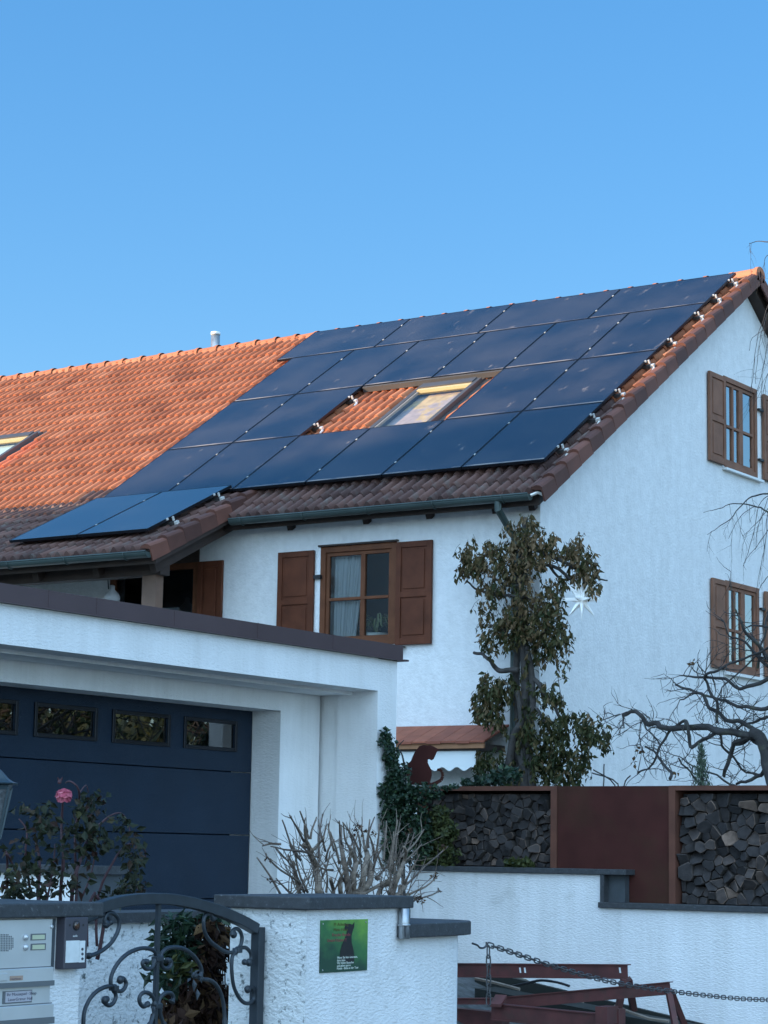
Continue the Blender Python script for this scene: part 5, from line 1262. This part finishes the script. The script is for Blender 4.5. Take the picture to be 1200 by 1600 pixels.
# rose bush with one bloom --------------------------------------------
Rs = lambda x, y, d=0: at(x, y, 0, -6.35+d)
ro = thing('rose_bush', 'straggly rose bush with one pink bloom in front of the garage door', 'rose bush', Rs(100, 1520))
m = MB()
for pts, r0, r1 in (([(93,1480),(95,1400),(99,1340),(97,1290),(99,1250)], .010, .005), ([(60,1470),(60,1400),(62,1350),(55,1310)], .009, .005), ([(110,1450),(115,1380),(130,1330),(142,1300),(160,1285),(172,1276)], .010, .005),
    ([(118,1450),(120,1370),(116,1330),(122,1270),(124,1235),(112,1221),(104,1224)], .008, .003), ([(70,1420),(82,1360),(85,1320)], .006, .003), ([(30,1400),(28,1370),(10,1330)], .008, .004), ([(10,1400),(12,1350),(10,1334)], .008, .004),
    ([(124,1240),(134,1228),(138,1240)], .003, .002), ([(172,1276),(190,1270),(202,1290),(204,1305)], .004, .002), ([(150,1480),(155,1400),(175,1350),(200,1320),(225,1325),(229,1340),(222,1352)], .007, .003), ([(50,1400),(40,1340),(42,1300),(30,1280)], .006, .003),
    ([(135,1480),(140,1420),(150,1395)], .009, .007), ([(150,1500),(165,1430),(152,1400)], .01, .007), ([(75,1400),(60,1375),(48,1350)], .006, .003), ([(130,1400),(145,1360),(150,1330)], .005, .003)):
    limb(m, [Rs(x, y, random.uniform(-.05, .05)) for x, y in pts], r0, r1, 6, .008, 3)
m.build('stems', M['rose_stem'], ro)
m = MB()
leaf_mass(m, 0, -6.35, [(72,1270,16,20,42),(60,1290,20,20,40),(35,1265,14,10,14),(130,1262,14,20,40),(150,1255,16,20,40),(140,1290,24,20,60),(95,1300,30,20,40),(150,1310,34,16,60),(190,1282,14,14,26),(205,1320,20,22,50),(212,1350,14,26,60),(205,1385,22,16,60),(180,1400,30,10,40),(120,1330,40,20,50),(40,1330,34,24,46),(30,1365,30,20,40),(70,1360,30,20,40),(60,1385,50,12,60),(20,1390,24,14,40),(110,1375,30,20,34)], .041, .12, down=-.5, sgn=1, wr=.6, mean=.45)
m.build('foliage', M['leaf_rose'], ro)
m = MB(); pc = Rs(100, 1239, .02)
for ring in range(5):
    n = (5, 8, 10, 10, 8)[ring]; rad = (.008, .014, .021, .027, .030)[ring]
    for i in range(n):
        a = 2*math.pi*(i+ring*.37)/n+random.uniform(-.2, .2); tilt = (1.5, .95, .45, -.05, -.6)[ring]+random.uniform(-.15, .15)
        d = Vector((math.cos(a)*math.cos(tilt), math.sin(a)*math.cos(tilt), math.sin(tilt))); m.ct = random.random()
        s_ = Vector((-math.sin(a), math.cos(a), 0)); up = s_.cross(d); c = pc+d*rad; w_ = .012+.003*ring; hgt = .012+.002*ring
        uu = (up*.85+d*.45).normalized()
        m.poly([c-uu*hgt, c-s_*w_-uu*.002, c-s_*w_*.7+uu*hgt*.8, c+uu*hgt*1.05+d*.004, c+s_*w_*.7+uu*hgt*.8, c+s_*w_-uu*.002])
m.blob(pc, .02, 8, 6)
m.build('bloom', M['pink'], ro)
m = MB(); m.blob(Rs(93, 1222), .009, 7, 5); m.leaf(Rs(93, 1222), Vector((-.3, -.3, 1)), Vector((1, 1, 0)), .025, .01); m.leaf(Rs(94, 1222), Vector((.3, .3, 1)), Vector((1, 1, 0)), .025, .01); m.build('bud', M['rose_stem'], ro)

# withered climber behind the gate -------------------------------------
Pc = lambda x, y, d=0: at(x, y, 0, -6.35+d)
wc = thing('withered_climber', 'mass of brown withered and dark green leaves behind the gate', 'climber', Pc(300, 1640))
m = MB()
for i in range(16):
    x_ = random.uniform(262, 350); limb(m, [Pc(x_, 1680, random.uniform(-.1, .1)), Pc(x_+random.uniform(-15, 15), 1560), Pc(x_+random.uniform(-20, 20), 1500), Pc(x_+random.uniform(-24, 10), 1440)], .008, .004, 5, .02)
m.build('stems', M['bark'], wc)
m = MB(); leaf_mass(m, 0, -6.35, [(325,1445,28,14,80),(345,1470,14,30,90),(320,1490,32,30,160),(300,1540,40,40,260),(330,1560,26,50,260),(290,1590,44,30,240),(340,1600,22,40,160),(265,1580,20,24,70)], .062, .07, down=-.9, sgn=1, wr=.55, mean=.42); m.build('dry_foliage', M['leaf_dead'], wc)
m = MB(); leaf_mass(m, 0, -6.33, [(290,1440,34,12,80),(270,1465,30,18,90),(285,1485,30,20,90),(262,1500,26,20,60),(250,1530,14,24,30),(285,1525,24,16,50),(340,1437,16,8,24)], .070, .07, down=-.2, sgn=1, wr=.38, mean=.4); m.build('green_foliage', M['leaf_ivy'], wc)
m = MB(); leaf_mass(m, 0, -6.25, [(278,1510,16,18,34),(290,1520,10,16,16)], .07, .03, down=.2, sgn=1, wr=.36, mean=.7); m.build('yellow_foliage', M['leaf_yellow'], wc)
m = MB()
for i in range(9): m.tube([Pc(350-i*2, 1700), Pc(352-i*3, 1560), Pc(350-i*4, 1445)], .004, 4)
m.build('support_slats', M['wood_dark'], wc)

# ------------------------------------------------------------------ surroundings outside the frame (they shade and reflect)
E_ = Vector((.749, -.6625, 0)); D_ = Vector((-.6625, -.749, 0))
def LP(e, D, z): v = E_*e+D_*D; return Vector((v.x, v.y, z))
TE = math.tan(R(SUN_EL))
def neighbour(e0, e1, ze, za, D0, D1, lab, apex=None):
    o = thing('neighbour_house', lab, 'house', LP((e0+e1)/2, (D0+D1)/2, 0))
    em = (e0+e1)/2 if apex is None else apex; m = MB()
    m.prism([LP(e0, D0, 0), LP(e1, D0, 0), LP(e1, D0, ze), LP(em, D0, za), LP(e0, D0, ze)], D_*(D1-D0)); m.build('wall', M['plaster_house'], o)
    m = MB()
    for (ea, eb) in ((e0-.3, em), (e1+.3, em)):
        za_ = ze-.3*(za-ze)/abs(em-(e0 if ea < em else e1))
        m.prism([LP(ea, D0-.3, za_+.02), LP(eb, D0-.3, za+.02), LP(eb, D0-.3, za+.20), LP(ea, D0-.3, za_+.20)], D_*(D1-D0+.6))
    m.build('roof', M['tile_shade'], o)
    return o
D0 = 55; off = TE*D0
neighbour(-31.2, -15.6, 5.85+off, 10.10+off, D0, D0+11, 'tall gabled neighbour house across the street, outside the photo at the left')
neighbour(-15.2, 16, 6.0+off, 7.6+off, D0+1, D0+9, 'long neighbour house behind the viewer, outside the photo')
neighbour(-46, -31.8, 5.0+off, 6.0+off, D0+1, D0+8, 'lower annex of the neighbour house, outside the photo')
def bare_reflector(x, y, h, lab):
    o = thing('street_tree', lab, 'tree', (x, y, 1), 'trees right of the photo')
    m = MB(); limb(m, [(x, y, .8), (x+.1, y, h*.3), (x-.1, y+.1, h*.6), (x, y, h*.9)], .16, .03, 8, .1)
    m.build('trunk', M['bark'], o)
    m = MB()
    for i in range(34):
        z = h*random.uniform(.25, .9); a = random.uniform(0, 6.28); d = Vector((math.cos(a), math.sin(a), .7)); twigs(m, Vector((x, y, z)), d, .03, random.uniform(1.2, 2.4), 2, .6)
    m.build('branches', M['bark'], o)
    m = MB()
    for i in range(1600):
        p = Vector((x, y, h*.6))+Vector((random.gauss(0, 1.2), random.gauss(0, 1.2), random.gauss(0, h*.2))); m.ct = random.random(); m.leaf(p, rv3(), rv3(), .10, .06)
    m.build('foliage', M['leaf_yellow'], o)
bare_reflector(-2.0, 21.5, 5.6, 'half-bare garden tree right of the photo, mirrored in the garage door windows')
bare_reflector(3.5, 26.5, 7.2, 'taller half-bare garden tree further right of the photo')
bare_reflector(.5, 30.0, 7.5, 'half-bare garden tree beyond the others right of the photo')

hd_ = thing('added_conifer_hedge', 'added tall dark conifer hedge out of view, darkening the garage window reflections', 'hedge', (2, 36, 0))  # added unseen hedge, darkens what the garage windows mirror
m = MB()
for i in range(9): m.tube([(-3+i*2.2, 37, 0), (-3+i*2.2, 37, 7)], [.2, .05], 6)
m.build('trunk', M['bark'], hd_)
m = MB()
for i in range(9000):
    t = random.random(); x_ = random.uniform(-4.5, 16); hh_ = 8.5+1.4*math.sin(x_*2.8)+.8*math.sin(x_*1.1)
    z_ = t*hh_; p = Vector((x_, 37-.9*(1-t)+random.gauss(0, .35), z_)); m.ct = random.random(); m.leaf(p, Vector((random.gauss(0, .5), random.gauss(0, .5), 1)), rv3(), .6, .3)
m.build('foliage', M['leaf_conifer'], hd_)
